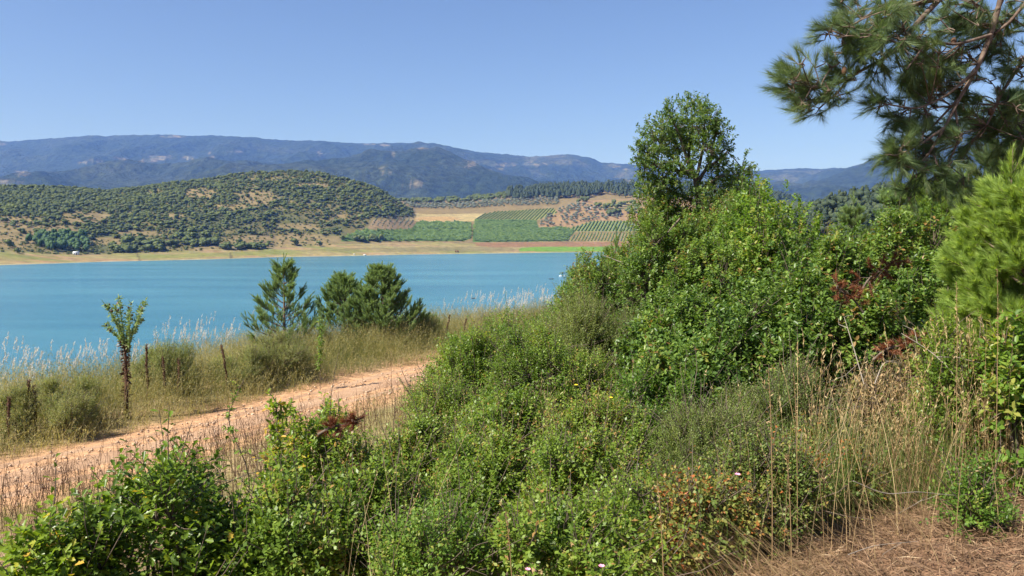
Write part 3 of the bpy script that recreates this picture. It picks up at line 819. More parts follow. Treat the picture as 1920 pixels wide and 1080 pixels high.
def hut(loc, w, d, h, rz, label):
    t = thing('shed', loc, label, 'shed', None, rz)
    link('wall', box(MB(), (0, 0, h / 2), (w, d, h)).mesh('wall', M['white']), t)
    mb = MB()
    o = .25
    V = [(-w / 2 - o, -d / 2 - o, h), (w / 2 + o, -d / 2 - o, h), (w / 2 + o, d / 2 + o, h), (-w / 2 - o, d / 2 + o, h), (-w / 2 - o, 0, h + d * .28), (w / 2 + o, 0, h + d * .28)]
    mb.add(V, [0, 1, 5, 4, 2, 3, 4, 5, 0, 3, 2, 1, 0, 4, 3, 1, 2, 5], [4, 4, 4, 3, 3], .5)
    link('roof', mb.mesh('roof', M['roofw']), t)
    link('door', box(MB(), (w * .2, -d / 2 - .03, 1.0), (1.0, .06, 2.0)).mesh('door', M['darkp']), t)
    link('window', box(MB(), (-w * .22, -d / 2 - .03, 1.5), (.9, .06, .8)).mesh('window', M['darkp']), t)
    return t


hut(farpix(143, 478), 4.5, 3.2, 2.3, .15, 'small white shed with pale roof under the lakeside grove')
hut(farpix(1104, 393), 7, 4, 2.6, -.1, 'small white hut on the red slope among dark round trees')


def boat(loc, L, W, rz, label, canopy=False, hull='darkp'):
    t = thing('boat', loc, label, 'boat', None, rz)
    st = np.linspace(0, 1, 11); V = []
    for s in st:
        hw = W / 2 * (1 - abs(2 * s - .9) ** 2.6) if s < .95 else .02
        hw = max(hw, .03); sh = .32 + .16 * (2 * s - 1) ** 2
        V.append([((s - .5) * L, -hw, sh), ((s - .5) * L, -hw * .7, -.08), ((s - .5) * L, 0, -.14), ((s - .5) * L, hw * .7, -.08), ((s - .5) * L, hw, sh), ((s - .5) * L, hw * .85, sh), ((s - .5) * L, hw * .6, .02), ((s - .5) * L, -hw * .6, .02), ((s - .5) * L, -hw * .85, sh)])
    V = np.array(V); i = np.arange(99).reshape(11, 9); j = np.roll(i, -1, 1)
    f = np.stack([i[:-1], j[:-1], j[1:], i[1:]], -1).reshape(-1, 4)
    mb = MB().add(V.reshape(-1, 3), f, [4] * len(f), .5); mb.add(V[[0, -1]].reshape(-1, 3), np.r_[np.arange(9), 9 + np.arange(9)[::-1]], [9, 9], .5)
    link('hull', mb.mesh('hull', M[hull]), t)
    for xx in (-.2, .18): link('bench', box(MB(), (xx * L, 0, .26), (.25, W * .72, .04)).mesh('bench', M['wood']), t)
    if canopy:
        for xx in (-.3, .25):
            for yy in (-.34, .34):
                mb = MB(); tube(mb, [(xx * L, yy * W, .2), (xx * L, yy * W, 1.75)], .035, 6); link('post', mb.mesh('post', M['white']), t)
        mb = MB(); w = W * .5; a, b_ = -.38 * L, .34 * L
        mb.add([(a, -w, 1.72), (b_, -w, 1.72), (b_, w, 1.72), (a, w, 1.72), (a + .4, 0, 2.25), (b_ - .4, 0, 2.25)], [0, 1, 5, 4, 2, 3, 4, 5, 0, 3, 2, 1, 0, 4, 3, 1, 2, 5], [4, 4, 4, 3, 3], .5)
        link('canopy', mb.mesh('canopy', M['darkp']), t)
    return t


def lake(px, py): 
    Y = CZ / -slope(py); return np.array([(px - 960) / F * Y, Y, 0.0])


boat(lake(1055, 518), 4.2, 1.7, .1, 'white boat with dark canopy at the edge of the bushes', True, 'white')
boat(lake(1033.5, 523.5), 2.7, 1.1, .1, 'small dark rowing boat on open water near the canopied boat')
boat(lake(888, 560), 1.7, .8, -.05, 'tiny dark dinghy alone in the middle of the lake')
def stone(loc, r, label):
    rg = np.random.default_rng(int(loc[0] * 10) & 255)
    V = IV * (1 + .3 * (rg.random((len(IV), 1)) - .5)) * [r * 1.3, r, r * .7] + [0, 0, r * .2]
    tag(link('boulder', MB().add(V, IF, [3] * len(IF), .5).mesh('boulder', M['stone'], True), None, loc), label, 'boulder')
stone(farpix(664, 477), 1.0, 'pale boulder on the far beach nearer the scrub hill')
stone(farpix(684, 478.5), 1.4, 'larger pale boulder close to the far waterline')
for (a, lab) in ((854.5, 'small dark brown bush on the far waterline, the slimmer of a pair'), (858.5, 'small dark brown bush on the far waterline, the fuller of a pair')):
    o = link('dry_bush', scrub[2].mesh('dry_bush', M['rust']), None, farpix(a, 474)); o.scale = (1.9 if a < 855 else 2.4,) * 2 + (3.2,); tag(o, lab, 'bush')


# ------------------------------------------------------------------ near shrubs
KIND = {
    #          mat      shape     len          wid   leaves twig len  upright
    'oak':    ('oak', 'oak', (.042, .068), .62, 9, .22, .5),
    'oakdark': ('oak', 'oak', (.038, .06), .6, 9, .2, .6),
    'kermes': ('kermes', 'oval', (.034, .056), .58, 11, .19, .5),
    'limeoak': ('lime', 'oval', (.04, .064), .6, 11, .2, .6),
    'small':  ('small', 'diamond', (.02, .034), .55, 14, .2, .8),
    'smalllime': ('lime', 'diamond', (.02, .034), .55, 14, .2, .8),
    'grey':   ('grey', 'diamond', (.022, .034), .26, 22, .24, 1.3),
    'herb':  ('herb', 'diamond', (.03, .05), .22, 18, .26, 1.5),
    'bramble': ('bramble', 'diamond', (.017, .03), .62, 12, .2, .9),
    'dry':    ('dry', 'diamond', (.022, .045), .45, 10, .26, .9),
}


def make_bush(name, loc, h, rx, ry, kind, label, cat, seed, dens=1., group=None, mats=None, clear=0.1, lobes=None):
    rg = np.random.default_rng(seed)
    mat, shape, (l0, l1), wr, per, tl, upr = KIND[kind]
    if mats: mat = mats
    t = thing(name, loc, label, cat, group)
    rx0, rx, ry, h = rx, max(rx - .22 * tl, .7 * rx), max(ry - .3 * tl, .7 * ry), max(h - .45 * tl, .65 * h)
    nl = lobes or int(np.clip(24 * rx * h / .6, 16, 60))
    # lobe centres spread through the dome
    a = rg.uniform(0, 2 * math.pi, nl); rr = np.sqrt(rg.random(nl)) * .82
    dome = np.sqrt(np.maximum(1 - rr ** 2, 0))
    zc = h * (clear + (1 - clear) * dome * rg.uniform(.2, .9, nl))
    cen = np.stack([np.cos(a) * rr * rx, np.sin(a) * rr * ry, zc], 1)
    lr = np.stack([rg.uniform(.17, .31, nl) * rx, rg.uniform(.17, .31, nl) * ry, rg.uniform(.13, .25, nl) * h], 1)
    i0 = np.argmax(cen[:, 2]); cen[i0, 2] = h - lr[i0, 2] * 1.02
    area = 2 * math.pi * (rx * ry * h) ** (2 / 3) * 1.25
    leafA = ((l0 + l1) / 2) ** 2 * wr * .6
    nt_ = int(dens * 2.5 * area / leafA / per)
    lw = rg.uniform(.2, 1.7, nl); q = rg.choice(nl, nt_, p=lw / lw.sum())
    dr = nrm(rg.normal(size=(nt_, 3)) + np.array([0, 0, .35]))
    st = cen[q] + dr * lr[q] * (rg.random((nt_, 1)) ** .45)
    out = nrm(st - np.array([0, 0, h * .25])) * .6
    ax = nrm(out + dr * .6 + np.array([0, 0, upr * .5]) + rg.normal(size=(nt_, 3)) * .25)
    tlen = tl * rg.uniform(.55, 1.25, (nt_, 1))
    bare = rg.random(nt_) < .045
    # a few long shoots standing proud
    long = rg.random((nt_, 1)) < .04
    tlen = np.where(long, tlen * 1.9, tlen); tlen = np.where(bare[:, None], tlen * 1.5, tlen)
    tip = st + ax * tlen
    keep = st[:, 2] > .02
    st, ax, tip, tlen, q, bare = st[keep], ax[keep], tip[keep], tlen[keep], q[keep], bare[keep]
    nt_ = len(st)
    sm = MB()
    base = np.stack([np.cos(a) * .12 * rx, np.sin(a) * .12 * ry, np.full(nl, -.08)], 1)
    tubes(sm, base, cen, .012 + .012 * h, .006, .07, 5, 5, rg=rg)
    sel = bare | (rg.random(nt_) < .3) | (tlen[:, 0] > tl * 1.3)
    tubes(sm, cen[q[sel]], tip[sel], .005, .0018, .05, 3, 3, rg=rg)
    link('stem', sm.mesh('stem', M['bark']), t)
    # leaves along the twigs
    st, ax, tlen, q = st[~bare], ax[~bare], tlen[~bare], q[~bare]; nt_ = len(st)
    fm = MB(); ls = rg.uniform(.85, 1.3); tone = rg.normal(.43 if kind.startswith('oak') else .5, .08)
    tt = (np.arange(per) + rg.random((nt_, per))) / per
    tt = .12 + .9 * tt
    P = st[:, None] + ax[:, None] * (tlen[:, None] * tt[..., None])
    phi = np.arange(per) * 2.4 + rg.uniform(0, 6.28, (nt_, 1))
    s1 = nrm(np.cross(ax, np.array([.2, .3, .9]) + rg.normal(size=(nt_, 3)) * .2)); s2 = np.cross(ax, s1)
    rad = s1[:, None] * np.cos(phi)[..., None] + s2[:, None] * np.sin(phi)[..., None]
    D = nrm(rad * .9 + ax[:, None] * .6 + rg.normal(size=P.shape) * .25)
    Nn = np.array([0, 0, .9]) + ax[:, None] * .5 + rg.normal(size=P.shape) * .45
    tw = rg.normal(tone, .13, (nt_, 1)) + (rg.random(nl)[q] - .5)[:, None] * .46
    rnd = np.clip(tw + rg.normal(size=(nt_, per)) * .17 + .12 * (tt - .5), 0, 1)
    odd = rg.random((nt_, 1)) < .005
    rnd = np.where(odd, .97, rnd)
    L = rg.uniform(l0, l1, P.shape[:2]) * ls
    P = P.reshape(-1, 3)
    leaves(fm, P + D.reshape(-1, 3) * .004, D.reshape(-1, 3), Nn.reshape(-1, 3), L.ravel(), (L * wr).ravel() * rg.uniform(.8, 1.2, len(P)), shape, rnd.ravel())
    link('foliage', fm.mesh('foliage', M[mat]), t)
    return t


def place(kind, px, Y, top, wpx, label, cat='shrub', name='shrub', dens=1., depth=None, seed=None, **kw):
    X = (px - 960) / F * Y
    g = float(ground(X, Y)); ztop = float(at(px, top, Y)[2])
    rx = wpx / F * Y / 2
    h = max(ztop - g, .25)
    return make_bush(name, (X, Y, g), h, rx, depth or max(min(rx, 1.1), .45), kind, label, cat, seed if seed is not None else int(px * 7 + Y * 31), dens, **kw)


B = [
    ('kermes', 1135, 14.2, 462, 210, 'dark evergreen shrub at the lakeside end of the thicket, below the tall tree'),
    ('kermes', 1270, 13.2, 395, 240, 'dense dark oak shrub wrapped round the foot of the tall tree'),
    ('limeoak', 1440, 11.4, 338, 250, 'tallest fresh green oak shrub, its crown standing against the blue mountains'),
    ('kermes', 1345, 11.2, 450, 280, 'dark rounded oak shrub below the tall tree, in the heart of the thicket'),
    ('kermes', 1220, 14.7, 345, 130, 'olive green oak shrub under the left boughs of the tall tree'),
    ('kermes', 1330, 13.7, 345, 170, 'dark oak shrub hiding the trunk of the tall tree'),
    ('kermes', 1385, 13.0, 352, 120, 'oak shrub filling the gap between tall tree and tallest green shrub'),
    ('kermes', 1410, 12.6, 330, 160, 'oak shrub rising to the lower boughs of the tall tree, behind the tallest green shrub'),
    ('kermes', 1530, 10.2, 420, 250, 'broad glossy oak shrub in the middle of the high thicket'),
    ('kermes', 1690, 10.6, 385, 250, 'dark green oak shrub in front of the hazy pine gap'),
    ('kermes', 1760, 9.0, 470, 210, 'dense dark shrub beside the bright young pine'),
    ('kermes', 1640, 8.6, 520, 220, 'deep green shrub behind the rust red dead branch'),
    ('kermes', 1460, 8.8, 500, 300, 'wide glossy oak shrub with pale glinting leaves above the dark hollow'),
    ('kermes', 1290, 9.6, 545, 270, 'dark leafy oak shrub between the tall thicket and the fine leaved shrubs'),
    ('grey', 1110, 10.6, 562, 260, 'feathery grey green shrub at the lake edge of the thicket'),
    ('smalllime', 965, 12.4, 580, 270, 'bright green shrub hiding the far end of the path, beside the pale grasses'),
    ('small', 885, 10.6, 625, 190, 'dark green bush overhanging the bend where the path disappears'),
    ('small', 1030, 9.2, 612, 250, 'small leaved green shrub in front of the feathery grey green one'),
    ('kermes', 1305, 8.2, 640, 260, 'blue green oak shrub with whitish leaf glints under the thicket'),
    ('grey', 1460, 7.2, 682, 250, 'soft grey green broom beside the dark hollow'),
    ('smalllime', 1220, 7.6, 690, 210, 'vivid green low shrub beneath the blue green oak shrub'),
    ('small', 830, 8.8, 712, 200, 'low green shrub nearest the bare patch beside the path'),
    ('small', 960, 7.6, 740, 250, 'dense green small leaved shrub in the middle of the slope'),
    ('small', 1120, 6.8, 750, 260, 'olive green shrub with twiggy gaps in the middle of the slope'),
    ('grey', 1310, 6.3, 770, 220, 'fine leaved dull green shrub above the orange tinged bramble'),
    ('small', 765, 7.0, 785, 190, 'rounded green shrub just beyond the oak bush with a reddish patch'),
    ('oakdark', 610, 6.2, 757, 210, 'dark oak bush with a reddish patch, its tip standing before the path'),
    ('small', 890, 5.9, 825, 270, 'mixed green shrub with bare twigs, low on the slope'),
    ('small', 1090, 5.6, 835, 260, 'shaded green shrub above the dark gap with dry stems'),
    ('small', 710, 5.1, 870, 230, 'low shrub with orange brown sprigs beside the dark oak bush'),
    ('oak', 430, 4.5, 925, 240, 'bright big leaved oak bush beside the larger one at the bottom edge'),
    ('oakdark', 120, 4.0, 950, 220, 'low oak bush with smaller lobed leaves at the outer bottom corner'),
    ('oak', 280, 4.3, 870, 420, 'big leaved bright oak bush in the lower corner below the path'),
    ('small', 680, 6.2, 800, 150, 'small leafy bush between the dark oak bush and the rounded green shrub'),
    ('oakdark', 520, 5.2, 850, 170, 'dark lobed oak bush under the leafy shoots at the path edge'),
    ('small', 570, 4.5, 905, 220, 'small leaved shrub pressed against the big leaved oak bush'),
    ('smalllime', 800, 4.4, 935, 260, 'bright yellowish green shrub at the bottom edge, second from the oak bush'),
    ('small', 1010, 4.5, 945, 230, 'dark low shrub at the bottom edge with thin pale stems'),
    ('small', 1210, 5.2, 868, 220, 'low green shrub between the dark gap and the orange tinged bramble'),
    ('small', 1130, 4.4, 960, 200, 'low twiggy shrub at the bottom edge beside the dry straw'),
    ('bramble', 1330, 4.9, 900, 190, 'low yellowish bramble above the arching straw'),
    ('dry', 1700, 7.0, 770, 190, 'half dry undergrowth behind the golden grass'),
    ('small', 1800, 6.25, 610, 170, 'dark leafy undergrowth hiding the foot of the bright young pine'),
    ('dry', 1890, 6.0, 640, 170, 'rusty leafed undergrowth at the foot of the pine cut by the edge'),
    ('smalllime', 1900, 6.6, 640, 160, 'yellowish leafy undergrowth at the picture edge'),
    ('bramble', 1430, 5.3, 828, 230, 'orange tinged bramble above the dry straw'),
    ('bramble', 1550, 6.0, 820, 170, 'yellowish bramble mixed with tall grasses by the dark hollow'),
    ('dry', 1790, 7.4, 640, 230, 'brownish half dry undergrowth below the bright young pine'),
    ('dry', 1650, 7.4, 705, 150, 'withered brown brush in the shade of the dark hollow'),
    ('limeoak', 1935, 5.6, 610, 130, 'bright leafy bush cut by the picture edge among golden stalks'),
    ('smalllime', 1850, 4.95, 866, 120, 'low broad leaved plant on the dry straw bank'),
]
for k, px, Y, top, w, lab in B:
    place(k, px, Y, top, w, lab, **({'depth': .22, 'clear': 0.} if top == 866 else {}))

# low green clumps on the verge beyond the path
for px, Y, top, w, lab in ((308, 18.6, 642, 120, 'rounded feathery green clump beside the tall thistle'), (120, 15.6, 705, 120, 'low feathery green clump at the lake end of the grass'),
                           (125, 14.6, 745, 90, 'small feathery green tuft near the twin brown stalks'), (520, 20.5, 625, 140, 'grey green clump at the foot of the lone young pine'), (790, 27, 588, 70, 'small leafy clump beside the pair of young pines'), (445, 19.5, 650, 110, 'faint green clump among the dry verge grass'), (30, 14.5, 728, 90, 'greyish green clump at the waterside edge of the grass')):
    place('herb', px, Y + .6, top, w, lab, 'plant', 'plant', .55, clear=0.)


# ------------------------------------------------------------------ trees
def limb(sm, pts, r0, r1, n=6):
    P = np.array(pts, float)
    t = np.linspace(0, 1, len(P)); tt = np.linspace(0, 1, len(P) * 4)
    Q = np.stack([np.interp(tt, t, P[:, k]) for k in range(3)], 1)
    for _ in range(2): Q[1:-1] = (Q[:-2] + Q[1:-1] * 2 + Q[2:]) / 4
    tube(sm, Q, r0 + (r1 - r0) * tt, n)
    return Q


def twig_leaves(fm, st, ax, tlen, per, l0, l1, wr, shape, rg, base=.5, spreadr=.13):
    nt_ = len(st)
    tt = .1 + .9 * (np.arange(per) + rg.random((nt_, per))) / per
    P = st[:, None] + ax[:, None] * (tlen[:, None] * tt[..., None])
    phi = np.arange(per) * 2.4 + rg.uniform(0, 6.28, (nt_, 1))
    s1 = nrm(np.cross(ax, np.array([.2, .3, .9]) + rg.normal(size=(nt_, 3)) * .2)); s2 = np.cross(ax, s1)
    rad = s1[:, None] * np.cos(phi)[..., None] + s2[:, None] * np.sin(phi)[..., None]
    D = nrm(rad * .9 + ax[:, None] * .6 + rg.normal(size=P.shape) * .25)
    Nn = np.array([0, 0, .9]) + ax[:, None] * .5 + rg.normal(size=P.shape) * .45
    rnd = np.clip(rg.normal(base, spreadr, (nt_, 1)) + rg.normal(size=(nt_, per)) * .18, 0, 1)
    L = rg.uniform(l0, l1, P.shape[:2])
    leaves(fm, P.reshape(-1, 3), D.reshape(-1, 3), Nn.reshape(-1, 3), L.ravel(), (L * wr).ravel(), shape, rnd.ravel())


def oak_tree():
    rg = np.random.default_rng(77)
    Y = 15.0; px = 1318
    X = (px - 960) / F * Y; g = float(ground(X, Y))
    t = thing('oak_tree', (X, Y, g), 'slender tall oak tree rising above the thicket against the sky', 'tree')
    o = np.array([X, Y, g])
    w = lambda x, y, d=0: at(x, y, Y + d) - o
    sm = MB()
    trunk = limb(sm, [(0, 0, -.1), w(1315, 560), w(1312, 440), w(1310, 375), w(1303, 330)], .085, .05, 8)
    lobes = []
    for k, (pts, end) in enumerate([([(1303, 330), (1290, 290), (1300, 250), (1296, 200)], .06), ([(1303, 335), (1265, 300), (1235, 265), (1222, 245)], .05), ([(1305, 345), (1335, 300), (1340, 255), (1345, 240)], .05),
                                    ([(1308, 360), (1350, 330), (1375, 330), (1395, 320)], .05), ([(1300, 335), (1280, 270), (1262, 225), (1255, 215)], .04), ([(1308, 380), (1262, 360), (1225, 340), (1208, 320)], .05),
                                    ([(1310, 400), (1265, 390), (1230, 385), (1215, 395)], .045), ([(1305, 340), (1318, 280), (1322, 225)], .04), ([(1310, 390), (1350, 370), (1390, 360), (1405, 345)], .04),
                                    ([(1300, 330), (1270, 320), (1235, 315), (1205, 292)], .04), ([(1306, 350), (1320, 320), (1360, 290), (1365, 280)], .04)]):
        dz = rg.uniform(-.5, .5)
        P = [w(x, y, dz * i / (len(pts) - 1)) for i, (x, y) in enumerate(pts)]
        Q = limb(sm, P, .04, .012, 5)
        for s in np.linspace(.35, 1, 7): lobes.append(Q[int(s * (len(Q) - 1))])
    ext = [(1225, 250, .3), (1245, 235, .22), (1262, 215, .22), (1290, 195, .16), (1297, 192, .1), (1305, 212, .25), (1330, 225, .25), (1275, 240, .3), (1345, 250, .22), (1350, 235, .12), (1310, 250, .35), (1245, 275, .32), (1215, 290, .25), (1200, 285, .16),
           (1280, 280, .35), (1325, 285, .32), (1355, 285, .22), (1230, 310, .3), (1215, 340, .25), (1245, 345, .35), (1275, 320, .3), (1345, 320, .28), (1375, 330, .24), (1395, 320, .16), (1400, 345, .22), (1375, 355, .3), (1340, 360, .3),
           (1235, 380, .32), (1210, 375, .2), (1260, 400, .35), (1220, 405, .25), (1300, 380, .35), (1395, 300, .07), (1205, 300, .14), (1260, 255, .3), (1400, 372, .3), (1425, 400, .3), (1365, 395, .36), (1200, 425, .28), (1240, 430, .36), (1330, 420, .36), (1285, 425, .36), (1380, 425, .34)]
    cen = np.array([w(x, y, rg.uniform(-.55, .55)) for x, y, r in ext]); lr = np.array([r for x, y, r in ext])
    prob = lr ** 2 / (lr ** 2).sum()
    nt_ = 2250
    q = rg.choice(len(ext), nt_, p=prob)
    dr = nrm(rg.normal(size=(nt_, 3)))
    st = cen[q] + dr * lr[q][:, None] * rg.random((nt_, 1)) ** .5 * .85
    ax = nrm(dr * .7 + [0, 0, .5] + rg.normal(size=(nt_, 3)) * .3)
    tl = rg.uniform(.1, .22, (nt_, 1))
    L = np.array(lobes)
    near = np.array([L[np.argmin(((L - c) ** 2).sum(1))] for c in cen])
    tubes(sm, near, cen, .012, .006, .06, 4, 4, rg=rg)
    sel = rg.random(nt_) < .5
    tubes(sm, cen[q[sel]], (st + ax * tl)[sel], .005, .002, .05, 3, 3, rg=rg)
    link('trunk', sm.mesh('trunk', M['bark']), t)
    fm = MB(); twig_leaves(fm, st, ax, tl, 11, .04, .07, .55, 'oval', rg, .6)
    link('crown', fm.mesh('crown', M['tree']), t)


oak_tree()


def needles(fm, A, Bp, per, l0, l1, w, rg, ang=.75, base=.5, bare=.0):
    """needles set along shoots A->B"""
    N_ = len(A)
    ax = nrm(Bp - A); ln = np.linalg.norm(Bp - A, axis=1)[:, None]
    tt = bare + (1 - bare) * rg.random((N_, per)) ** .8
    P = A[:, None] + ax[:, None] * (ln * tt)[..., None]
    rad = rg.normal(size=P.shape)
    rad = nrm(rad - (rad * ax[:, None]).sum(-1, keepdims=True) * ax[:, None])
    D = nrm(ax[:, None] * (ang + .5 * tt[..., None]) + rad * .7 + rg.normal(size=P.shape) * .08)
    L = rg.uniform(l0, l1, (N_, per))
    rnd = np.clip(rg.normal(base, .14, (N_, 1)) + rg.normal(size=(N_, per)) * .16, 0, 1)
    leaves(fm, P.reshape(-1, 3), D.reshape(-1, 3), rad.reshape(-1, 3) + .3 * rg.normal(size=(N_ * per, 3)), L.ravel(), w, 'needle', rnd.ravel())


def young_pine(px, Y, top, wpx, label, seed, mat='needle2', whorls=9, per=85, dens=1., nl=(.07, .11)):
    upw = .75 if mat == 'needle3' else 1.25
    rg = np.random.default_rng(seed)
    X = (px - 960) / F * Y; g = float(ground(X, Y)); h = float(at(px, top, Y)[2]) - g; r = wpx / F * Y / 2
    t = thing('pine_tree', (X, Y, g), label, 'tree')
    sm = MB(); fm = MB()
    lean = rg.normal(size=2) * .02 * h
    def axisp(s): return np.array([lean[0] * s, lean[1] * s, h * s])
    tube(sm, [axisp(s) for s in np.linspace(-.03, .97, 12)], np.linspace(.022 * h, .006, 12), 6)
    A = [axisp(.84), axisp(.94)]; Bq = [axisp(.97), axisp(1.05)]
    for j in range(9):
        q = axisp(rg.uniform(.8, .98)); a = rg.uniform(0, 6.28); A.append(q); Bq.append(q + np.array([math.cos(a) * .5, math.sin(a) * .5, 1.]) * rg.uniform(.05, .11) * h ** .7)
    for k in range(whorls):
        s = .03 + .9 * (k + rg.uniform(-.2, .2)) / whorls
        nb = int(rg.integers(5, 8) * dens)
        for j in range(nb):
            a = rg.uniform(0, 6.28)
            ln = r * (1.03 - s) ** (.75 if mat == 'needle3' else 1.12) * rg.uniform(.7, 1.2)
            d = np.array([math.cos(a), math.sin(a), .45 + .7 * s])
            p0 = axisp(s); p1 = p0 + d * ln * [1, 1, .7]; p2 = p1 + np.array([math.cos(a) * .25, math.sin(a) * .25, .75]) * ln * .35
            Q = limb(sm, [p0, p1, p2], .012, .004, 4)
            A.append(Q[-5]); Bq.append(Q[-1] + np.array([0, 0, .06]))
            for i in range(int(13 * dens) + 1):
                q = Q[rg.integers(3, len(Q))]
                dd = nrm(np.array([math.cos(a + rg.normal() * .8), math.sin(a + rg.normal() * .8), upw + rg.normal() * .3]))
                A.append(q); Bq.append(q + dd * rg.uniform(.1, .3) * (.5 + .5 * r))
    A = np.array(A); Bq = np.array(Bq)
    tubes(sm, A, Bq, .005, .003, .03, 3, 2, rg=rg)
    needles(fm, A, Bq, int(per * 1.15), nl[0] * .75, nl[1] * .85, .0058 if Y > 13 else .0046, rg, ang=.95)
    link('trunk', sm.mesh('trunk', M['pbark']), t)
    link('crown', fm.mesh('crown', M[mat]), t)
    return t


young_pine(530, 24.6, 484, 138, 'lone young pine with an open pointed crown beyond the path', 1, dens=1.15, whorls=14, per=90)
young_pine(645, 27.6, 513, 125, 'slimmer of two touching young pines beyond the path', 2, dens=1.7, whorls=13, per=90)
young_pine(712, 27.0, 497, 140, 'fuller taller of two touching young pines beyond the path', 3, dens=2.0, whorls=13, per=95)
young_pine(805, 29.5, 592, 45, 'tiny pine seedling beside the pair of young pines', 4, whorls=5)
young_pine(1085, 15.2, 490, 120, 'half hidden young pine at the lakeside tip of the thicket', 5, dens=1.1)
young_pine(1150, 14.8, 440, 120, 'young pine with bare twisted branches among the dark shrubs', 6, dens=1.0)
young_pine(1892, 6.5, 305, 215, 'bright yellowish green young pine under the big pine', 7, 'needle3', 12, 95, 1.35)
young_pine(1835, 6.8, 360, 140, 'bright young pine with its tip just under the big pine boughs', 17, 'needle3', 11, 95, 1.25)
young_pine(1945, 6.2, 330, 220, 'bright young pine cut by the picture edge', 18, 'needle3', 11, 95, 1.25)
young_pine(1760, 12.5, 320, 190, 'olive green pine behind the thicket, below the drooping pine branch', 8, 'needle3', 11, 100, 1.6)
young_pine(1680, 15.5, 335, 130, 'dull green pine in the gap between thicket and drooping branch', 9, 'needle2', 11, 90, 1.6)
young_pine(1600, 20, 372, 120, 'distant small pine in the gap beside the oak shrub', 10, 'needle2', 9, 80, 1.4)
young_pine(1930, 11.5, 150, 330, 'dark pine behind the bright young pine, mostly outside the frame', 12, 'needle', 14, 120, 2.4)


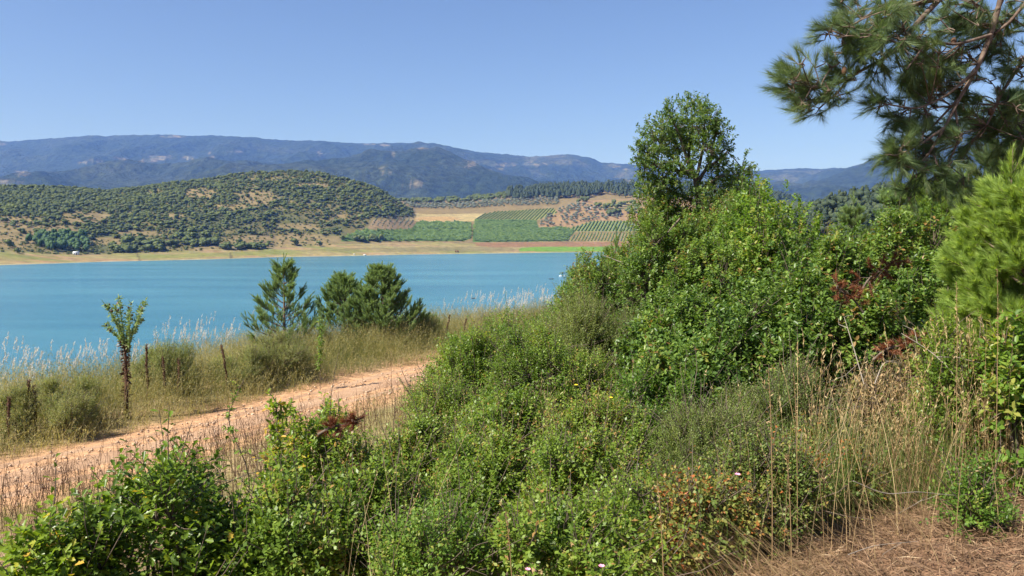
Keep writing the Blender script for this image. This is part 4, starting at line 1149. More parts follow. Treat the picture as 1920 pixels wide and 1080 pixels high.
def big_pine():
    rg = np.random.default_rng(99)
    Y = 7.4; X = 6.1; g = float(ground(X, Y)); o = np.array([X, Y, g])
    t = thing('pine_tree', o, 'big old pine with long needled boughs hanging into the sky', 'tree')
    w = lambda x, y, d=0: at(x, y, 7.0 + d) - o
    sm = MB()
    limb(sm, [(0, 0, -.2), (.05, 0, 2), (-.05, .1, 4.5), (.05, 0, 7), (0, 0, 9)], .2, .08, 10)
    L = []
    def br(pts, r0, r1, d0=0., d1=0., n=6):
        P = [w(x, y, d0 + (d1 - d0) * i / max(1, len(pts) - 1)) for i, (x, y) in enumerate(pts)]
        Q = limb(sm, P, r0, r1, n); L.append(Q); return Q
    br([(2200, -260), (1960, -150), (1800, -40), (1760, 0), (1715, 48), (1690, 85), (1650, 115), (1622, 128), (1590, 148), (1560, 162), (1520, 165)], .036, .007, .3, -.1)
    br([(2200, -160), (2000, -120), (1900, -60), (1874, 5), (1858, 65), (1832, 130), (1800, 182), (1772, 238), (1742, 288), (1715, 318)], .036, .008, .4, .1)
    br([(2195, -190), (2080, -120), (1980, -60), (1910, 20), (1895, 40), (1865, 62)], .02, .012, .3, .3)
    br([(2185, -40), (2100, 20), (1940, 80), (1900, 140), (1878, 175), (1850, 235)], .03, .01, .6, .5)
    br([(1762, -2), (1700, 12), (1640, 20), (1580, 60)], .02, .008, .2, 0)
    br([(1858, 65), (1790, 85), (1740, 75), (1700, 130)], .016, .006, .2, -.2)
    br([(1832, 130), (1775, 180), (1720, 205), (1660, 195)], .014, .006, .2, 0)
    br([(1800, 182), (1760, 225), (1735, 250), (1705, 240)], .012, .005, .2, .4)
    br([(1772, 238), (1720, 275), (1680, 292), (1665, 290)], .012, .005, .1, -.1)
    br([(1790, 200), (1800, 260), (1770, 320), (1730, 345)], .012, .005, .2, .2)
    br([(1690, 85), (1660, 70), (1610, 62), (1570, 72)], .012, .005, 0, -.3)
    br([(1650, 115), (1620, 100), (1560, 98)], .01, .005, 0, .1)
    br([(1590, 148), (1570, 175), (1545, 195), (1535, 205)], .01, .005, 0, 0)
    br([(2190, -120), (2050, -100), (1950, 60), (1930, 160), (1900, 250)], .03, .01, .9, .9)
    # foliage masses: px, py, radius px, depth, shoots, share of upward shoots
    cl = [(1480, 150, 26, -.1, 26), (1500, 172, 30, -.1, 32), (1530, 150, 30, 0, 34), (1535, 190, 28, .1, 30), (1560, 180, 30, 0, 26), (1575, 145, 22, 0, 16),
          (1570, 70, 26, -.2, 26), (1600, 55, 34, -.1, 36), (1590, 95, 30, 0, 30), (1640, 40, 36, 0, 36), (1640, 90, 36, -.1, 36), (1610, 118, 22, 0, 16), (1680, 60, 36, .1, 34), (1665, 15, 34, .1, 30), (1600, 20, 22, .1, 14),
          (1710, 20, 40, .2, 34), (1700, 105, 30, 0, 28), (1660, 125, 24, .1, 18), (1735, 75, 40, .1, 36), (1770, 30, 40, .4, 30), (1760, 110, 40, .3, 32), (1720, 145, 28, .1, 24), (1690, 140, 18, .2, 10),
          (1810, 50, 40, .5, 30), (1800, 120, 40, .4, 32), (1845, 90, 40, .6, 28), (1890, 60, 40, .5, 30), (1890, 130, 42, .6, 32), (1845, 20, 30, .4, 22), (1910, 10, 34, .4, 22),
          (1645, 195, 16, 0, 12), (1660, 185, 16, .1, 10), (1695, 205, 22, .1, 16), (1720, 220, 26, .2, 22), (1760, 190, 34, .3, 28), (1740, 160, 26, .3, 18), (1790, 160, 36, .4, 28), (1830, 180, 36, .5, 30), (1870, 200, 40, .6, 32), (1910, 200, 40, .7, 34),
          (1735, 255, 30, .2, 26), (1705, 265, 24, .1, 18), (1695, 288, 22, 0, 22), (1685, 275, 14, 0, 10), (1700, 305, 26, .1, 26), (1740, 300, 32, .2, 30), (1720, 330, 24, .1, 20), (1770, 270, 32, .3, 28), (1780, 320, 34, .3, 24), (1750, 345, 26, .2, 14), (1810, 230, 34, .5, 30), (1850, 250, 40, .8, 34), (1900, 265, 44, .9, 40), (1870, 230, 40, 1.0, 36), (1830, 285, 34, .7, 26), (1930, 240, 40, .9, 34),
          (1960, 40, 44, .6, 26), (1980, 150, 44, .9, 26), (2010, -40, 48, .5, 26), (1940, -70, 44, .4, 24), (2060, 40, 46, .9, 24), (2100, -120, 50, .6, 26), (2160, -220, 54, .5, 28), (2230, -160, 50, .5, 26), (2270, -60, 50, .7, 24), (2200, -330, 60, .5, 30), (2140, -60, 46, .9, 22), (2260, -300, 54, .4, 26), (2020, 110, 40, 1.0, 22)]
    A = []; Bq = []
    allL = np.concatenate(L)
    tw0 = []; tw1 = []
    for (x, y, r, d, n) in cl:
        c = w(x, y, d); rr = r / F * 7
        j = allL[np.argmin(((allL - c) ** 2).sum(1))]
        nb = max(3, n // 5)
        hub = c + rg.normal(size=(nb, 3)) * rr * [.55, .8, .5]
        for hb in hub: tw0.append(j); tw1.append(hb)
        q = rg.integers(0, nb, n)
        st = hub[q] + rg.normal(size=(n, 3)) * rr * .22
        dirv = nrm((c - j) * 1.2 / max(np.linalg.norm(c - j), .1) + rg.normal(size=(n, 3)) * .75 + [-.25, 0, .1])
        ln = rg.uniform(.08, .17, (n, 1))
        A.append(st); Bq.append(st + dirv * ln)
        for i in range(n): tw0.append(hub[q[i]]); tw1.append(st[i])
    A = np.concatenate(A); Bq = np.concatenate(Bq); kp = rg.random(len(A)) < np.where(A[:, 0] + o[0] > 3.75, 1., .8); A = A[kp]; Bq = Bq[kp]
    tubes(sm, np.array(tw0), np.array(tw1), .006, .004, .07, 4, 4, rg=rg)
    tubes(sm, A, Bq, .004, .003, .02, 3, 2, rg=rg)
    link('trunk', sm.mesh('trunk', M['pbark']), t)
    fm = MB(); needles(fm, A, Bq, 92, .085, .145, .003, rg, .75, .5)
    link('crown', fm.mesh('crown', M['needle']), t)
    for (x, y, d) in ((1583, 133, -.1), (1608, 131, 0), (1788, 78, .2), (1858, 210, .5)):
        c = w(x, y, d); rr = .03
        V = IV * [rr * .8, rr * .8, rr * 1.25] * (1 + .25 * (rg.random((len(IV), 1)) - .5)) + c
        link('cone', MB().add(V, IF, [3] * len(IF), .5).mesh('cone', M['dead']), t)


big_pine()


# dead rust coloured pine branches
def dead_branch(px, py, Y, ln, label, seed, dirx=1):
    rg = np.random.default_rng(seed)
    o = at(px, py, Y); t = thing('dead_branch', o, label, 'branch')
    sm = MB(); fm = MB()
    A = []; Bq = []
    Q = limb(sm, [(-.1 * dirx, 0, -ln * .6), (0, 0, 0), (.15 * dirx, -.05, ln * .35), (.2 * dirx, -.1, ln * .6)], .012, .004, 5)
    for i in range(26):
        q = Q[rg.integers(3, len(Q))]; d = nrm(rg.normal(size=3) + [0, -.5, .3]); e = q + d * rg.uniform(.2, .65) * ln
        tube(sm, [q, (q + e) / 2 + rg.normal(size=3) * .02, e], [.004, .003, .002], 3); A.append(q + (e - q) * .4); Bq.append(e)
    link('stem', sm.mesh('stem', M['bark']), t)
    needles(fm, np.array(A), np.array(Bq), 60, .04, .075, .005, rg)
    link('needles', fm.mesh('needles', M['rust']), t)


dead_branch(1630, 520, 7.9, .3, 'rust red dead pine branch caught high in the thicket', 1)
dead_branch(1600, 560, 7.4, .22, 'rust red dead pine spray just under the larger one', 2, -1)
dead_branch(1660, 655, 6.6, .15, 'small rust red dead spray in the dark hollow', 3)
dead_branch(622, 800, 5.7, .1, 'reddish brown dead sprig in the dark oak bush', 4)

# bare dead wood
def bare_twig(pts, Y, r, label, seed, nb=5, mat='wood', name='dead_branch', cat='branch'):
    rg = np.random.default_rng(seed)
    P = [at(x, y, Y + (i * .08)) for i, (x, y) in enumerate(pts)]
    o = P[0].copy(); t = thing(name, o, label, cat)
    sm = MB(); Q = limb(sm, [p_ - o for p_ in P], r * .6, r * .25, 5)
    for i in range(nb):
        q = Q[rg.integers(2, len(Q))]; e = q + rg.normal(size=3) * np.array([.12, .08, .1])
        tube(sm, [q, (q + e) / 2 + rg.normal(size=3) * .02, e], [r * .3, r * .22, r * .1], 4)
    link('stem', sm.mesh('stem', M[mat]), t)


bare_twig([(1240, 480), (1200, 497), (1165, 492), (1130, 478)], 13.2, .02, 'bleached bare branch lying over the lakeside end of the thicket', 1, 8)
bare_twig([(1275, 410), (1240, 450), (1215, 470)], 13.0, .03, 'dark bare branch stub under the tall tree', 2, 7, 'bark')
bare_twig([(1110, 740), (1090, 690), (1070, 640)], 9.0, .012, 'dark bare twigs inside the feathery grey green shrub', 3, 12, 'bark')
bare_twig([(1620, 720), (1600, 650), (1583, 595)], 6.3, .009, 'pale dry stem with a forked top standing in the dark hollow', 4, 3)
bare_twig([(1640, 720), (1655, 680), (1680, 675), (1695, 700)], 6.2, .007, 'pale dry stem arched like a hoop in the dark hollow', 5, 1)
bare_twig([(1810, 740), (1780, 690), (1740, 655), (1690, 625)], 5.9, .009, 'long slanting dry stem in front of the brown undergrowth', 6, 3)
bare_twig([(1600, 902), (1660, 928), (1720, 921), (1790, 930), (1850, 922), (1905, 926)], 4.7, .005, 'bleached crooked twig lying across the straw bank', 7, 7)
bare_twig([(1590, 1040), (1640, 1022), (1720, 1015)], 4.05, .004, 'thin pale twig lying low on the straw bank', 8, 1)


# ------------------------------------------------------------------ verge plants
def mullein(px, base, top, Y, label, seed, r=.02):
    rg = np.random.default_rng(seed); Y = Y + .9
    p0 = at(px, base, Y); g = float(ground(p0[0], Y)); h = float(at(px, top, Y)[2]) - g
    t = thing('dead_stalk', (p0[0], Y, g), label, 'dead plant')
    sm = MB(); k = 14
    P = np.stack([np.cumsum(rg.normal(size=k) * .008 + rg.normal() * .008), np.cumsum(rg.normal(size=k) * .008), np.linspace(-.05, h, k)], 1)
    rad = np.where(np.linspace(0, 1, k) > .35, r, r * .5) * rg.uniform(.8, 1.2, k); rad[-1] = r * .3
    tube(sm, P, rad, 6)
    link('stem', sm.mesh('stem', M['dead']), t)
    fm = MB(); n = 160
    s = rg.uniform(.35, 1, n); a = rg.uniform(0, 6.28, n)
    pos = np.stack([np.interp(s, np.linspace(0, 1, k), P[:, 0]) + np.cos(a) * r * .8, np.interp(s, np.linspace(0, 1, k), P[:, 1]) + np.sin(a) * r * .8, s * h], 1)
    leaves(fm, pos, np.stack([np.cos(a), np.sin(a), .5 + 0 * a], 1), rg.normal(size=(n, 3)), .03, .022, 'oval', rg.random(n) * .5)
    link('seed_head', fm.mesh('seed_head', M['rust'] if False else M['dead']), t)


for i, (px, b_, top, Y, lab) in enumerate([(275, 735, 645, 16.9, 'dark brown dead flower stalk just beside the thistle'), (312, 735, 668, 17.2, 'shorter brown dead stalk, first of two by the feathery clump'), (331, 735, 672, 17.4, 'thinner brown dead stalk, second of two by the feathery clump'),
                                         (426, 735, 645, 18.2, 'tall brown dead stalk halfway between thistle and lone young pine'), (51, 800, 712, 14.2, 'thick dark twin stalk at the lake end, the darker one'), (65, 800, 722, 14.3, 'thick brown twin stalk at the lake end, the redder one'),
                                         (10, 815, 745, 13.6, 'dark stalk at the very edge of the lakeside grass'), (838, 650, 590, 27, 'single dark stalk standing clear against the water past the pines'), (868, 650, 598, 27.5, 'leaning grey stalk beside the pale grasses'), (912, 640, 604, 27, 'short dark stalk in front of the pale grasses')]):
    mullein(px, b_, top, Y, lab, 200 + i)


def thistle():
    rg = np.random.default_rng(5)
    Y = 16.8; px = 236
    p0 = at(px, 760, Y); g = float(ground(p0[0], Y)); o = np.array([p0[0], Y, g])
    t = thing('thistle', o, 'tall branching thistle with a thick brown stem and green winged arms', 'thistle')
    w = lambda x, y, d=0: at(x, y, Y + d) - o
    st = MB(); Q = limb(st, [(0, 0, -.05), w(237, 710), w(235, 660), w(231, 640)], .042, .022, 8)
    n = 260; s = rg.random(n); a = rg.uniform(0, 6.28, n)
    c = np.stack([np.interp(s, np.linspace(0, 1, len(Q)), Q[:, k]) for k in range(3)], 1)
    lf = MB(); leaves(lf, c + np.stack([np.cos(a), np.sin(a), 0 * a], 1) * .03, np.stack([np.cos(a), np.sin(a), .2 - 1.1 * rg.random(n)], 1), rg.normal(size=(n, 3)), rg.uniform(.05, .13, n), .035, 'oval', rg.random(n) * .4)
    link('stem', st.mesh('stem', M['dead']), t); link('dead_leaves', lf.mesh('dead_leaves', M['dead']), t)
    arms = [([(231, 645), (215, 600), (203, 580), (197, 572)], 0), ([(232, 640), (220, 590), (215, 575)], .2), ([(233, 645), (228, 600), (222, 560)], -.1), ([(235, 650), (240, 610), (246, 570)], .1), ([(236, 655), (252, 620), (262, 590), (273, 563)], 0), ([(238, 660), (250, 625), (262, 578)], .2),
            ([(232, 645), (213, 625), (199, 610)], .1), ([(240, 660), (243, 625), (244, 585)], -.2), ([(233, 650), (225, 615), (208, 590)], -.2), ([(245, 630), (255, 612), (268, 600)], .15)]
    am = MB(); lm = MB(); heads = []
    for pts, d in arms:
        Q = limb(am, [w(x, y, d * i / (len(pts) - 1)) for i, (x, y) in enumerate(pts)], .014, .006, 5); heads.append(Q[-1])
        n = 110; q = Q[rg.integers(1, len(Q), n)]; dr = nrm(rg.normal(size=(n, 3)) + [0, 0, .5])
        leaves(lm, q, dr, rg.normal(size=(n, 3)), rg.uniform(.05, .13, n), rg.uniform(.02, .036, n), 'diamond', rg.random(n))
        for i in range(4):
            q = Q[rg.integers(len(Q) // 2, len(Q))]; e = q + nrm(rg.normal(size=3) * .5 + [0, 0, .8]) * rg.uniform(.07, .16); tube(am, [q, e], [.006, .005], 4); heads.append(e)
    link('arm', am.mesh('arm', M['thistle']), t); link('leaves', lm.mesh('leaves', M['thistle']), t)
    for i, hd in enumerate(heads):
        if i % 3 == 0:
            V = IV * (.02 + .01 * rg.random()) * [1, 1, 1.1] + hd
            link('flower_head', MB().add(V, IF, [3] * len(IF), .5).mesh('flower_head', M['purple' if i in (6, 24) else 'thead']), t)


thistle()


def sprig(px, base, top, Y, label, seed, n=120, mat='lime', ll=(.04, .07), spreadx=.1, r=.008):
    rg = np.random.default_rng(seed)
    p0 = at(px, base, Y); g = float(ground(p0[0], Y)); h = float(at(px, top, Y)[2]) - g
    t = thing('sapling', (p0[0], Y, g), label, 'sapling')
    sm = MB(); Q = limb(sm, [(0, 0, -.05), (rg.normal() * .04, 0, h * .4), (rg.normal() * .06, 0, h * .75), (rg.normal() * .08, 0, h)], r, r * .35, 5)
    st = Q[rg.integers(len(Q) // 4, len(Q), n)]; ax = nrm(rg.normal(size=(n, 3)) + [0, 0, .5]); tl = rg.uniform(.3, 1, (n, 1)) * spreadx
    tubes(sm, st, st + ax * tl, .004, .002, .03, 3, 2, rg=rg)
    link('stem', sm.mesh('stem', M['bark']), t)
    fm = MB(); twig_leaves(fm, st, ax, tl, 6, ll[0], ll[1], .5, 'oval', rg, .6)
    link('foliage', fm.mesh('foliage', M[mat]), t)


sprig(600, 715, 605, 20.0, 'thin bright green sapling on the verge below the lone young pine', 1, 70, spreadx=.22)
sprig(532, 1000, 755, 5.6, 'leafy oak shoot leaning before the path beside the dark oak bush', 2, 60, 'oak', (.035, .055), .1)
sprig(455, 900, 712, 7.5, 'spindly shoot with lime yellow leaves at the path edge', 3, 22, 'lime', (.03, .05), .12)
sprig(515, 960, 770, 5.9, 'short dark leaved shoot in front of the earth path', 4, 40, 'oak', (.03, .05), .08)
sprig(1068, 780, 700, 7.4, 'upright shoot above the green shrubs in mid slope', 6, 40, 'lime', (.03, .045), .1)
for i, (px, b_, top, Y, lab) in enumerate([(407, 850, 735, 9.5, 'bare brown weed stem before the path, tallest of its bunch'), (430, 850, 770, 9.3, 'bare brown weed stem before the path, leaning away from its neighbour'), (437, 850, 790, 9.4, 'short bare weed stem at the foot of the taller ones'), (418, 850, 780, 9.6, 'thin bare weed stem in the middle of the bunch before the path'), (733, 800, 672, 10.6, 'grey bare weed stem beside the path bend'), (680, 850, 705, 10.4, 'branched dry weed on the near edge of the path')]):
    X0 = (px - 960) / F * Y; g = float(ground(X0, Y)); yb = proj(X0, Y, g)[1]
    bare_twig([(px + 8, yb), (px + 3, (yb + top) / 2), (px, top)], Y, .007, lab, 300 + i, 6, 'dead', 'weed_stem', 'dead plant')

# small flowers
def flower(px, py, Y, mat, r, label):
    rg = np.random.default_rng(int(px)); p0 = at(px, py, Y); g = float(ground(p0[0], p0[1])); t = thing('flower', (p0[0], p0[1], g), label, 'flower'); hz = p0[2] - g
    sm = MB(); tube(sm, [(0, 0, -.02), (.01, 0, hz * .5), (0, 0, hz)], .003, 4); link('stem', sm.mesh('stem', M['greeng']), t)
    fm = MB(); a = np.arange(7) * .9; leaves(fm, np.zeros((7, 3)) + [0, 0, hz], np.stack([np.cos(a), np.sin(a) - .3, .35 + 0 * a], 1), np.array([[0, -.6, 1.]] * 7), r, r * .7, 'oval', .5)
    link('petal', fm.mesh('petal', M[mat]), t)


flower(1383, 890, 4.75, 'pink', .019, 'pink flower in the orange tinged bramble')
flower(1128, 1062, 3.7, 'pink', .017, 'small pink flower at the bottom edge in the dark gap')
flower(990, 1068, 3.7, 'pink', .015, 'small pink flower at the bottom edge among pale stems')
flower(1145, 746, 6.2, 'yellow', .017, 'yellow flower in mid slope, the lower of two')
flower(1080, 722, 6.6, 'yellow', .016, 'yellow flower in mid slope, the higher of two')

# ------------------------------------------------------------------ grasses
def scatter(n, x0, x1, y0, y1, cond, rg):
    x = rg.uniform(x0, x1, n); y = rg.uniform(y0, y1, n)
    q = cond(x, y)
    x, y = x[q], y[q]
    return np.stack([x, y, ground(x, y) - .02], 1)


def heads(mb, P, n, l0, l1, w, rg, frac=.3, out=.5, rnd=(.4, 1)):
    """seed heads over the top part of the stems P[N,k,3]"""
    N_ = len(P); tip = P[:, -1]; low = P[:, -2] + (P[:, -1] - P[:, -2]) * .1
    s = rg.random((N_, n)) * 1.0
    pos = low[:, None] + (tip - low)[:, None] * s[..., None]
    ax = nrm(tip - low)
    d = nrm(ax[:, None] + rg.normal(size=pos.shape) * out)
    L = rg.uniform(l0, l1, (N_, n))
    leaves(mb, pos.reshape(-1, 3), d.reshape(-1, 3), rg.normal(size=(N_ * n, 3)), L.ravel(), w, 'diamond', rg.uniform(rnd[0], rnd[1], N_ * n))


rg = np.random.default_rng(301)
# verge beyond the path
b_ = scatter(210000, -16, 12, 8, 40, lambda x, y: (lat(x, y) < -1.15 - .35 * vnoise(x * 1.3, y * 1.3, 2)) & (lat(x, y) > -7.6), rg)
sv = -lat(b_[:, 0], b_[:, 1])
hh = (.42 + .58 * sstep(1.2, 2.6, sv)) * rg.uniform(.45, 1.12, len(b_)) * (.75 + .55 * vnoise(b_[:, 0] * .8, b_[:, 1] * .8, 12))
col = np.clip(.42 + .75 * fbm(b_[:, 0] * .5, b_[:, 1] * .5, 3, 14) + rg.normal(size=len(b_)) * .24 + .22 * sstep(2.4, 1.2, sv), 0, 1)
ln = rg.normal(size=(len(b_), 2)) * .38 * hh[:, None] + [.05, 0]
mb = MB(); P = stalks(mb, b_, hh, ln, 1.8, .007, 3, col, rg)
q = rg.random(len(b_)) < .55
heads(mb, P[q], 4, .03, .07, .012, rg, rnd=(.4, .95))
# side leaves make the grass fuller
q = np.where(rg.random(len(b_)) < .8)[0]; s = rg.uniform(.1, .8, len(q))
pos = b_[q] + (P[q, -1] - b_[q]) * s[:, None]
leaves(mb, pos, rg.normal(size=(len(q), 3)) * [1, 1, .6] + [0, 0, .6], rg.normal(size=(len(q), 3)), rg.uniform(.05, .16, len(q)), .012, 'diamond', np.clip(col[q] - .1, 0, 1))
tag(link('verge_grass', mb.mesh('verge_grass', M['verge'])), 'dry olive and straw coloured grass along the lakeside verge', kind='stuff')

# pale plumes
def in_px(p, ranges):
    a = proj(p[:, 0], p[:, 1], p[:, 2])[0]; o = np.zeros(len(p))
    for c, w_, k in ranges: o = np.maximum(o, k * np.exp(-((a - c) / w_) ** 2))
    return o


b_ = scatter(34000, -18, 8, 11, 42, lambda x, y: (lat(x, y) < -4.2) & (lat(x, y) > -8.5), rg)
dn = in_px(b_, [(30, 60, 1.), (120, 70, .8), (180, 60, .8), (260, 60, .6), (340, 60, .7), (400, 50, .5), (960, 60, 1.), (1010, 40, .8), (900, 50, .5)])
b_ = b_[rg.random(len(b_)) < dn * .3]
hh = rg.uniform(.95, 1.55, len(b_)) * (.8 + .4 * vnoise(b_[:, 0], b_[:, 1], 19))
mb = MB(); P = stalks(mb, b_, hh, rg.normal(size=(len(b_), 2)) * .1 + [.16, 0], 2.2, .006, 5, rg.random(len(b_)) * .5, rg)
heads(mb, P, 22, .04, .09, .011, rg, out=.35, rnd=(.3, 1))
tag(link('plume_grass', mb.mesh('plume_grass', M['plume'])), 'silvery feathery grass heads along the lakeside edge', kind='stuff')

n = 5200
yy = rg.uniform(8, 30, n); w_ = rg.normal(size=n) * .75
fd = np.interp(yy, _yy, _fd); pb = np.stack([pathx(yy) + w_ / np.sqrt(1 + fd ** 2), yy - w_ * fd / np.sqrt(1 + fd ** 2), 0 * yy], 1)
pb[:, 2] = ground(pb[:, 0], pb[:, 1]) + .02
V1, F1 = ico(1); rr = .006 + .03 * rg.random(n) ** 4
V = pb[:, None] + V1[None] * rr[:, None, None] * rg.uniform(.6, 1.3, (n, 1, 3))
mb = MB().add(V.reshape(-1, 3), F1[None] + (np.arange(n) * len(V1))[:, None, None], np.full(n * len(F1), 3), .5)
tag(link('gravel', mb.mesh('gravel', noisemat('gravel_stone', [(.3, (.3, .19, .12)), (.7, (.55, .42, .3))], 3))), 'loose gravel and pebbles on the earth path', kind='stuff')

# sparse dry weeds on the near edge of the path and on the slope
b_ = scatter(60000, -14, 3, 6, 26, lambda x, y: (lat(x, y) > .7 + .6 * vnoise(x, y, 4)) & (lat(x, y) < 5.5) & (vnoise(x * 1.1, y * 1.1, 15) > .25), rg)
b_ = b_[rg.random(len(b_)) < .5]
hh = rg.uniform(.12, .5, len(b_)) * (.4 + vnoise(b_[:, 0] * .9, b_[:, 1] * .9, 16)) * sstep(.6, 2.2, lat(b_[:, 0], b_[:, 1]) )
mb = MB(); P = stalks(mb, b_, hh + .05, rg.normal(size=(len(b_), 2)) * .1, 1.6, .005, 2, rg.random(len(b_)), rg)
q = rg.random(len(b_)) < .5; heads(mb, P[q], 3, .015, .04, .01, rg)
tag(link('dry_weeds', mb.mesh('dry_weeds', M['verge'])), 'thin dry weeds on the near edge of the path', kind='stuff')

b_ = scatter(26000, -5, -.8, 2.4, 9, lambda x, y: (lat(x, y) > 3.2) & (vnoise(x * 1.5, y * 1.5, 46) > .2), rg)
n = len(b_); b_[:, 2] += .02 + rg.random(n) ** 2 * .09
mb = MB(); a = rg.uniform(0, 6.28, n)
leaves(mb, b_, np.stack([np.cos(a), np.sin(a), rg.normal(size=n) * .3], 1), np.stack([rg.normal(size=n) * .4, rg.normal(size=n) * .4, 1 + 0 * a], 1), rg.uniform(.05, .22, n), rg.uniform(.004, .01, n), 'diamond', np.clip(rg.normal(.45, .25, n), 0, 1))
tag(link('dry_litter', mb.mesh('dry_litter', M['litter'])), 'brown dry stalks lying on the slope below the path', kind='stuff')

b_ = scatter(1700, -9, -1, 5, 16, lambda x, y: (lat(x, y) > 1.3) & (lat(x, y) < 6.5), rg)
mb = MB(); n = len(b_)
tip = b_ + np.stack([rg.normal(size=n) * .12, rg.normal(size=n) * .12, rg.uniform(.35, .8, n)], 1)
tubes(mb, b_, tip, .004, .002, .05, 3, 4, rg.random(n).repeat(12) * 0 + .4, rg)
for k in range(6):
    s = rg.uniform(.3, .95, (n, 1)); q0 = b_ + (tip - b_) * s
    tubes(mb, q0, q0 + nrm(rg.normal(size=(n, 3)) + [0, 0, .7]) * rg.uniform(.06, .2, (n, 1)), .002, .001, .04, 3, 2, .3, rg)
tag(link('twiggy_weeds', mb.mesh('twiggy_weeds', M['dead'])), 'brown branching weed skeletons in front of the path', kind='stuff')

# right bank: straw litter, standing straw, tall golden stalks
b_ = scatter(190000, .6, 9.5, 1.2, 7.5, lambda x, y: (x > .9 + .25 * (y - 3) + .3 * vnoise(x * 2, y * 2, 3)) & (vnoise(x * 1.7, y * 1.7, 44) > .12), rg)
n = len(b_); b_[:, 2] += .02 + rg.random(n) ** 2 * .07
mb = MB()
a = rg.uniform(0, 6.28, n)
leaves(mb, b_, np.stack([np.cos(a), np.sin(a), rg.normal(size=n) * .22], 1), np.stack([rg.normal(size=n) * .4, rg.normal(size=n) * .4, 1 + 0 * a], 1), rg.uniform(.04, .2, n), rg.uniform(.003, .009, n), 'diamond', np.clip(rg.normal(.5, .25, n), 0, 1))
tag(link('straw_litter', mb.mesh('straw_litter', M['litter'])), 'brown dry straw litter covering the bank by the camera', kind='stuff')

b_ = scatter(26000, .5, 5, 3.2, 6.6, lambda x, y: np.ones(len(x), bool), rg)
dn = np.exp(-(((b_[:, 0] - 1.45) / .5) ** 2 + ((b_[:, 1] - 4.3) / .5) ** 2)) + .35 * np.exp(-(((b_[:, 0] - 2.4) / .8) ** 2 + ((b_[:, 1] - 5.2) / .5) ** 2)) + .5 * np.exp(-(((b_[:, 0] - 3.4) / .8) ** 2 + ((b_[:, 1] - 5.6) / .5) ** 2))
b_ = b_[rg.random(len(b_)) < dn * .32]
hh = rg.uniform(.25, .62, len(b_))
mb = MB(); P = stalks(mb, b_, hh, np.stack([-.28 - .3 * rg.random(len(b_)), rg.normal(size=len(b_)) * .15], 1) * (hh / .6)[:, None], 1.7, .0045, 5, np.clip(rg.normal(.55, .25, len(b_)), 0, 1), rg)
tag(link('arching_straw', mb.mesh('arching_straw', M['straw'])), 'pale straw arching over the edge of the dry bank', kind='stuff')

b_ = scatter(40000, .4, 5, 3.6, 6.2, lambda x, y: np.ones(len(x), bool), rg)
dn = .6 * in_px(b_, [(1560, 110, 1.), (1680, 90, .7), (1760, 80, .8), (1250, 60, .25), (1000, 120, .12)]) * sstep(7.4, 5.2, b_[:, 1])
b_ = b_[rg.random(len(b_)) < dn * .8]; bp = proj(b_[:, 0], b_[:, 1], b_[:, 2]); b_ = b_[bp[1] < np.interp(bp[0], [1400, 1500, 1600, 1900], [1100, 1030, 985, 955])]
hh = rg.uniform(.25, .85, len(b_))
mb = MB(); P = stalks(mb, b_, hh, rg.normal(size=(len(b_), 2)) * .14, 2., .006, 5, np.clip(rg.normal(.5, .3, len(b_)), 0, 1), rg)
tag(link('green_grass', mb.mesh('green_grass', M['greeng'])), 'long yellowish green grass blades beside the dark hollow', kind='stuff')

b_ = scatter(40000, 1.6, 5, 4.9, 6.5, lambda x, y: np.ones(len(x), bool), rg)
dn = in_px(b_, [(1840, 50, 1.), (1770, 50, .55), (1900, 40, 1.), (1660, 80, .2), (1560, 60, .14)])
b_ = b_[rg.random(len(b_)) < dn * .3]; bp = proj(b_[:, 0], b_[:, 1], b_[:, 2]); b_ = b_[bp[1] < np.interp(bp[0], [1500, 1600, 1900], [1000, 965, 935])]
hh = rg.uniform(.35, 1.25, len(b_)) * np.where(rg.random(len(b_)) < .35, 1.15, .75)
mb = MB(); P = stalks(mb, b_, hh, rg.normal(size=(len(b_), 2)) * .16, 2., .0055, 6, np.clip(rg.normal(.5, .3, len(b_)), 0, 1), rg)
q = rg.random(len(b_)) < .6; heads(mb, P[q], 10, .02, .05, .008, rg, out=.3)
tag(link('golden_grass', mb.mesh('golden_grass', M['gold'])), 'tall golden dry grass below the bright young pine', kind='stuff')

b_ = scatter(4200, -2.2, 3.2, 3.9, 9.5, lambda x, y: (lat(x, y) > 4.5) & (vnoise(x * 1.2, y * 1.2, 61) > .45), rg)
b_ = b_[rg.random(len(b_)) < .36]; hh = rg.uniform(.6, 1.25, len(b_))
mb = MB(); P = stalks(mb, b_, hh, rg.normal(size=(len(b_), 2)) * .2, 1.8, .0042, 5, rg.random(len(b_)), rg)
q = rg.random(len(b_)) < .5; heads(mb, P[q], 9, .012, .03, .006, rg, out=.3)
tag(link('slope_straw', mb.mesh('slope_straw', M['straw'])), 'thin dry grass stems standing up between the shrubs of the slope', kind='stuff')

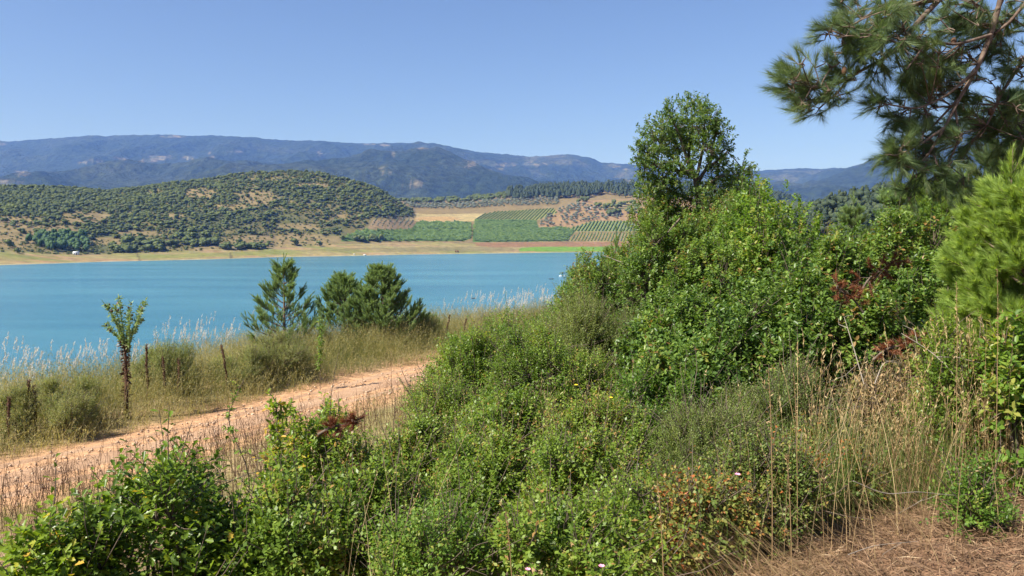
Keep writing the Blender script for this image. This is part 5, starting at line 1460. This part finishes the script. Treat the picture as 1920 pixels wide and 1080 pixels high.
# single tall seed stalks
for i, (px, base, top, Y, lab) in enumerate([(1452, 1000, 690, 4.4, 'tallest pale grass stalk in front of the soft broom'), (1490, 1010, 850, 4.2, 'shorter pale grass stalk beside the tallest one'), (1500, 930, 705, 4.9, 'nodding oat stalk with loose seed head by the dark hollow'),
                                           (1800, 880, 530, 5.4, 'long dry stalk before the bright young pine, farther from its trunk'), (1876, 880, 505, 5.4, 'long dry stalk with a seed head before the bright young pine'), (1245, 1070, 900, 4.0, 'thin yellow stalk between the bottom shrubs'), (955, 1080, 960, 4.0, 'thin pale stem at the bottom edge before the dark low shrub')]):
    rg2 = np.random.default_rng(400 + i)
    X0 = (px - 960) / F * Y; g = float(ground(X0, Y)); h = float(at(px, top, Y)[2]) - g
    t = thing('grass_stalk', (X0, Y, g), lab, 'grass stalk')
    sm = MB(); Q = limb(sm, [(.03, 0, -.02), (.02, 0, h * .4), (0, 0, h * .8), (-.02, 0, h)], .0035, .0015, 4); link('stem', sm.mesh('stem', M['straw']), t)
    fm = MB(); n = 36; s = rg2.uniform(.72, 1, n); pos = np.stack([np.interp(s, [0, .4, .8, 1], [.03, .02, 0, -.02]), 0 * s, s * h], 1)
    leaves(fm, pos, rg2.normal(size=(n, 3)) * .5 + [0, 0, .6], rg2.normal(size=(n, 3)), rg2.uniform(.015, .03, n), .006, 'diamond', rg2.random(n)); link('seed_head', fm.mesh('seed_head', M['straw']), t)

# ------------------------------------------------------------------ air, sky, sun, camera
SUN_AZ = R(-120)     # from the view direction, negative to the left
SUN_EL = R(49)
hz, nt, out = newmat('haze_air')
pv = N(nt, 'ShaderNodeVolumePrincipled'); pv.inputs['Color'].default_value = (.17, .36, 1, 1); pv.inputs['Absorption Color'].default_value = (1, 1, 1, 1); pv.inputs['Density'].default_value = 6.1e-5; pv.inputs['Anisotropy'].default_value = .0
nt.links.new(pv.outputs[0], out.inputs['Volume'])
top = float(MZ.max()) + 40
hm = box(MB(), (0, 4500, (top - 12) / 2), (26000, 13500, top + 12)).mesh('haze', hz)
tag(link('haze', hm), 'thin blue summer haze over the valley', kind='stuff')

wd = bpy.data.worlds.new('World'); SC.world = wd; wd.use_nodes = True
nt = wd.node_tree; bg = nt.nodes['Background']
sky = nt.nodes.new('ShaderNodeTexSky'); sky.sky_type = 'NISHITA'; sky.sun_disc = False
sky.sun_elevation = SUN_EL; sky.sun_rotation = SUN_AZ
sky.air_density = 1.0; sky.dust_density = 2.0; sky.ozone_density = 3.0; sky.altitude = 300
tn = N(nt, 'ShaderNodeMix', data_type='RGBA', blend_type='MULTIPLY'); tn.inputs[0].default_value = 1; tn.inputs[7].default_value = (.845, .875, 1.02, 1)
nt.links.new(sky.outputs[0], tn.inputs[6]); nt.links.new(tn.outputs[2], bg.inputs[0]); bg.inputs[1].default_value = .066
sl = bpy.data.lights.new('sun', 'SUN'); sl.energy = 5.0; sl.angle = R(.5); sl.color = (1, .95, .87)
so = bpy.data.objects.new('sun', sl); COL.objects.link(so)
sd = Vector((math.sin(SUN_AZ) * math.cos(SUN_EL), math.cos(SUN_AZ) * math.cos(SUN_EL), math.sin(SUN_EL)))
so.rotation_euler = sd.to_track_quat('Z', 'Y').to_euler()

cd = bpy.data.cameras.new('camera'); cam = bpy.data.objects.new('camera', cd); COL.objects.link(cam)
cd.sensor_width = 36; cd.lens = F / 1920 * 36; cd.clip_start = .05; cd.clip_end = 60000
cam.location = (0, 0, CZ); cam.rotation_euler = (math.pi / 2 - PITCH, 0, 0)
SC.camera = cam
vs = SC.view_settings; vs.view_transform = 'Standard'; vs.look = 'None'; vs.exposure = 1.1; vs.gamma = 1; vs.use_curve_mapping = False
cy = SC.cycles
cy.use_denoising = True; cy.denoiser = 'OPENIMAGEDENOISE'; cy.denoising_prefilter = 'ACCURATE'
cy.max_bounces = 6; cy.diffuse_bounces = 3; cy.glossy_bounces = 2; cy.transmission_bounces = 4; cy.volume_bounces = 1; cy.transparent_max_bounces = 8
cy.caustics_reflective = False; cy.caustics_refractive = False
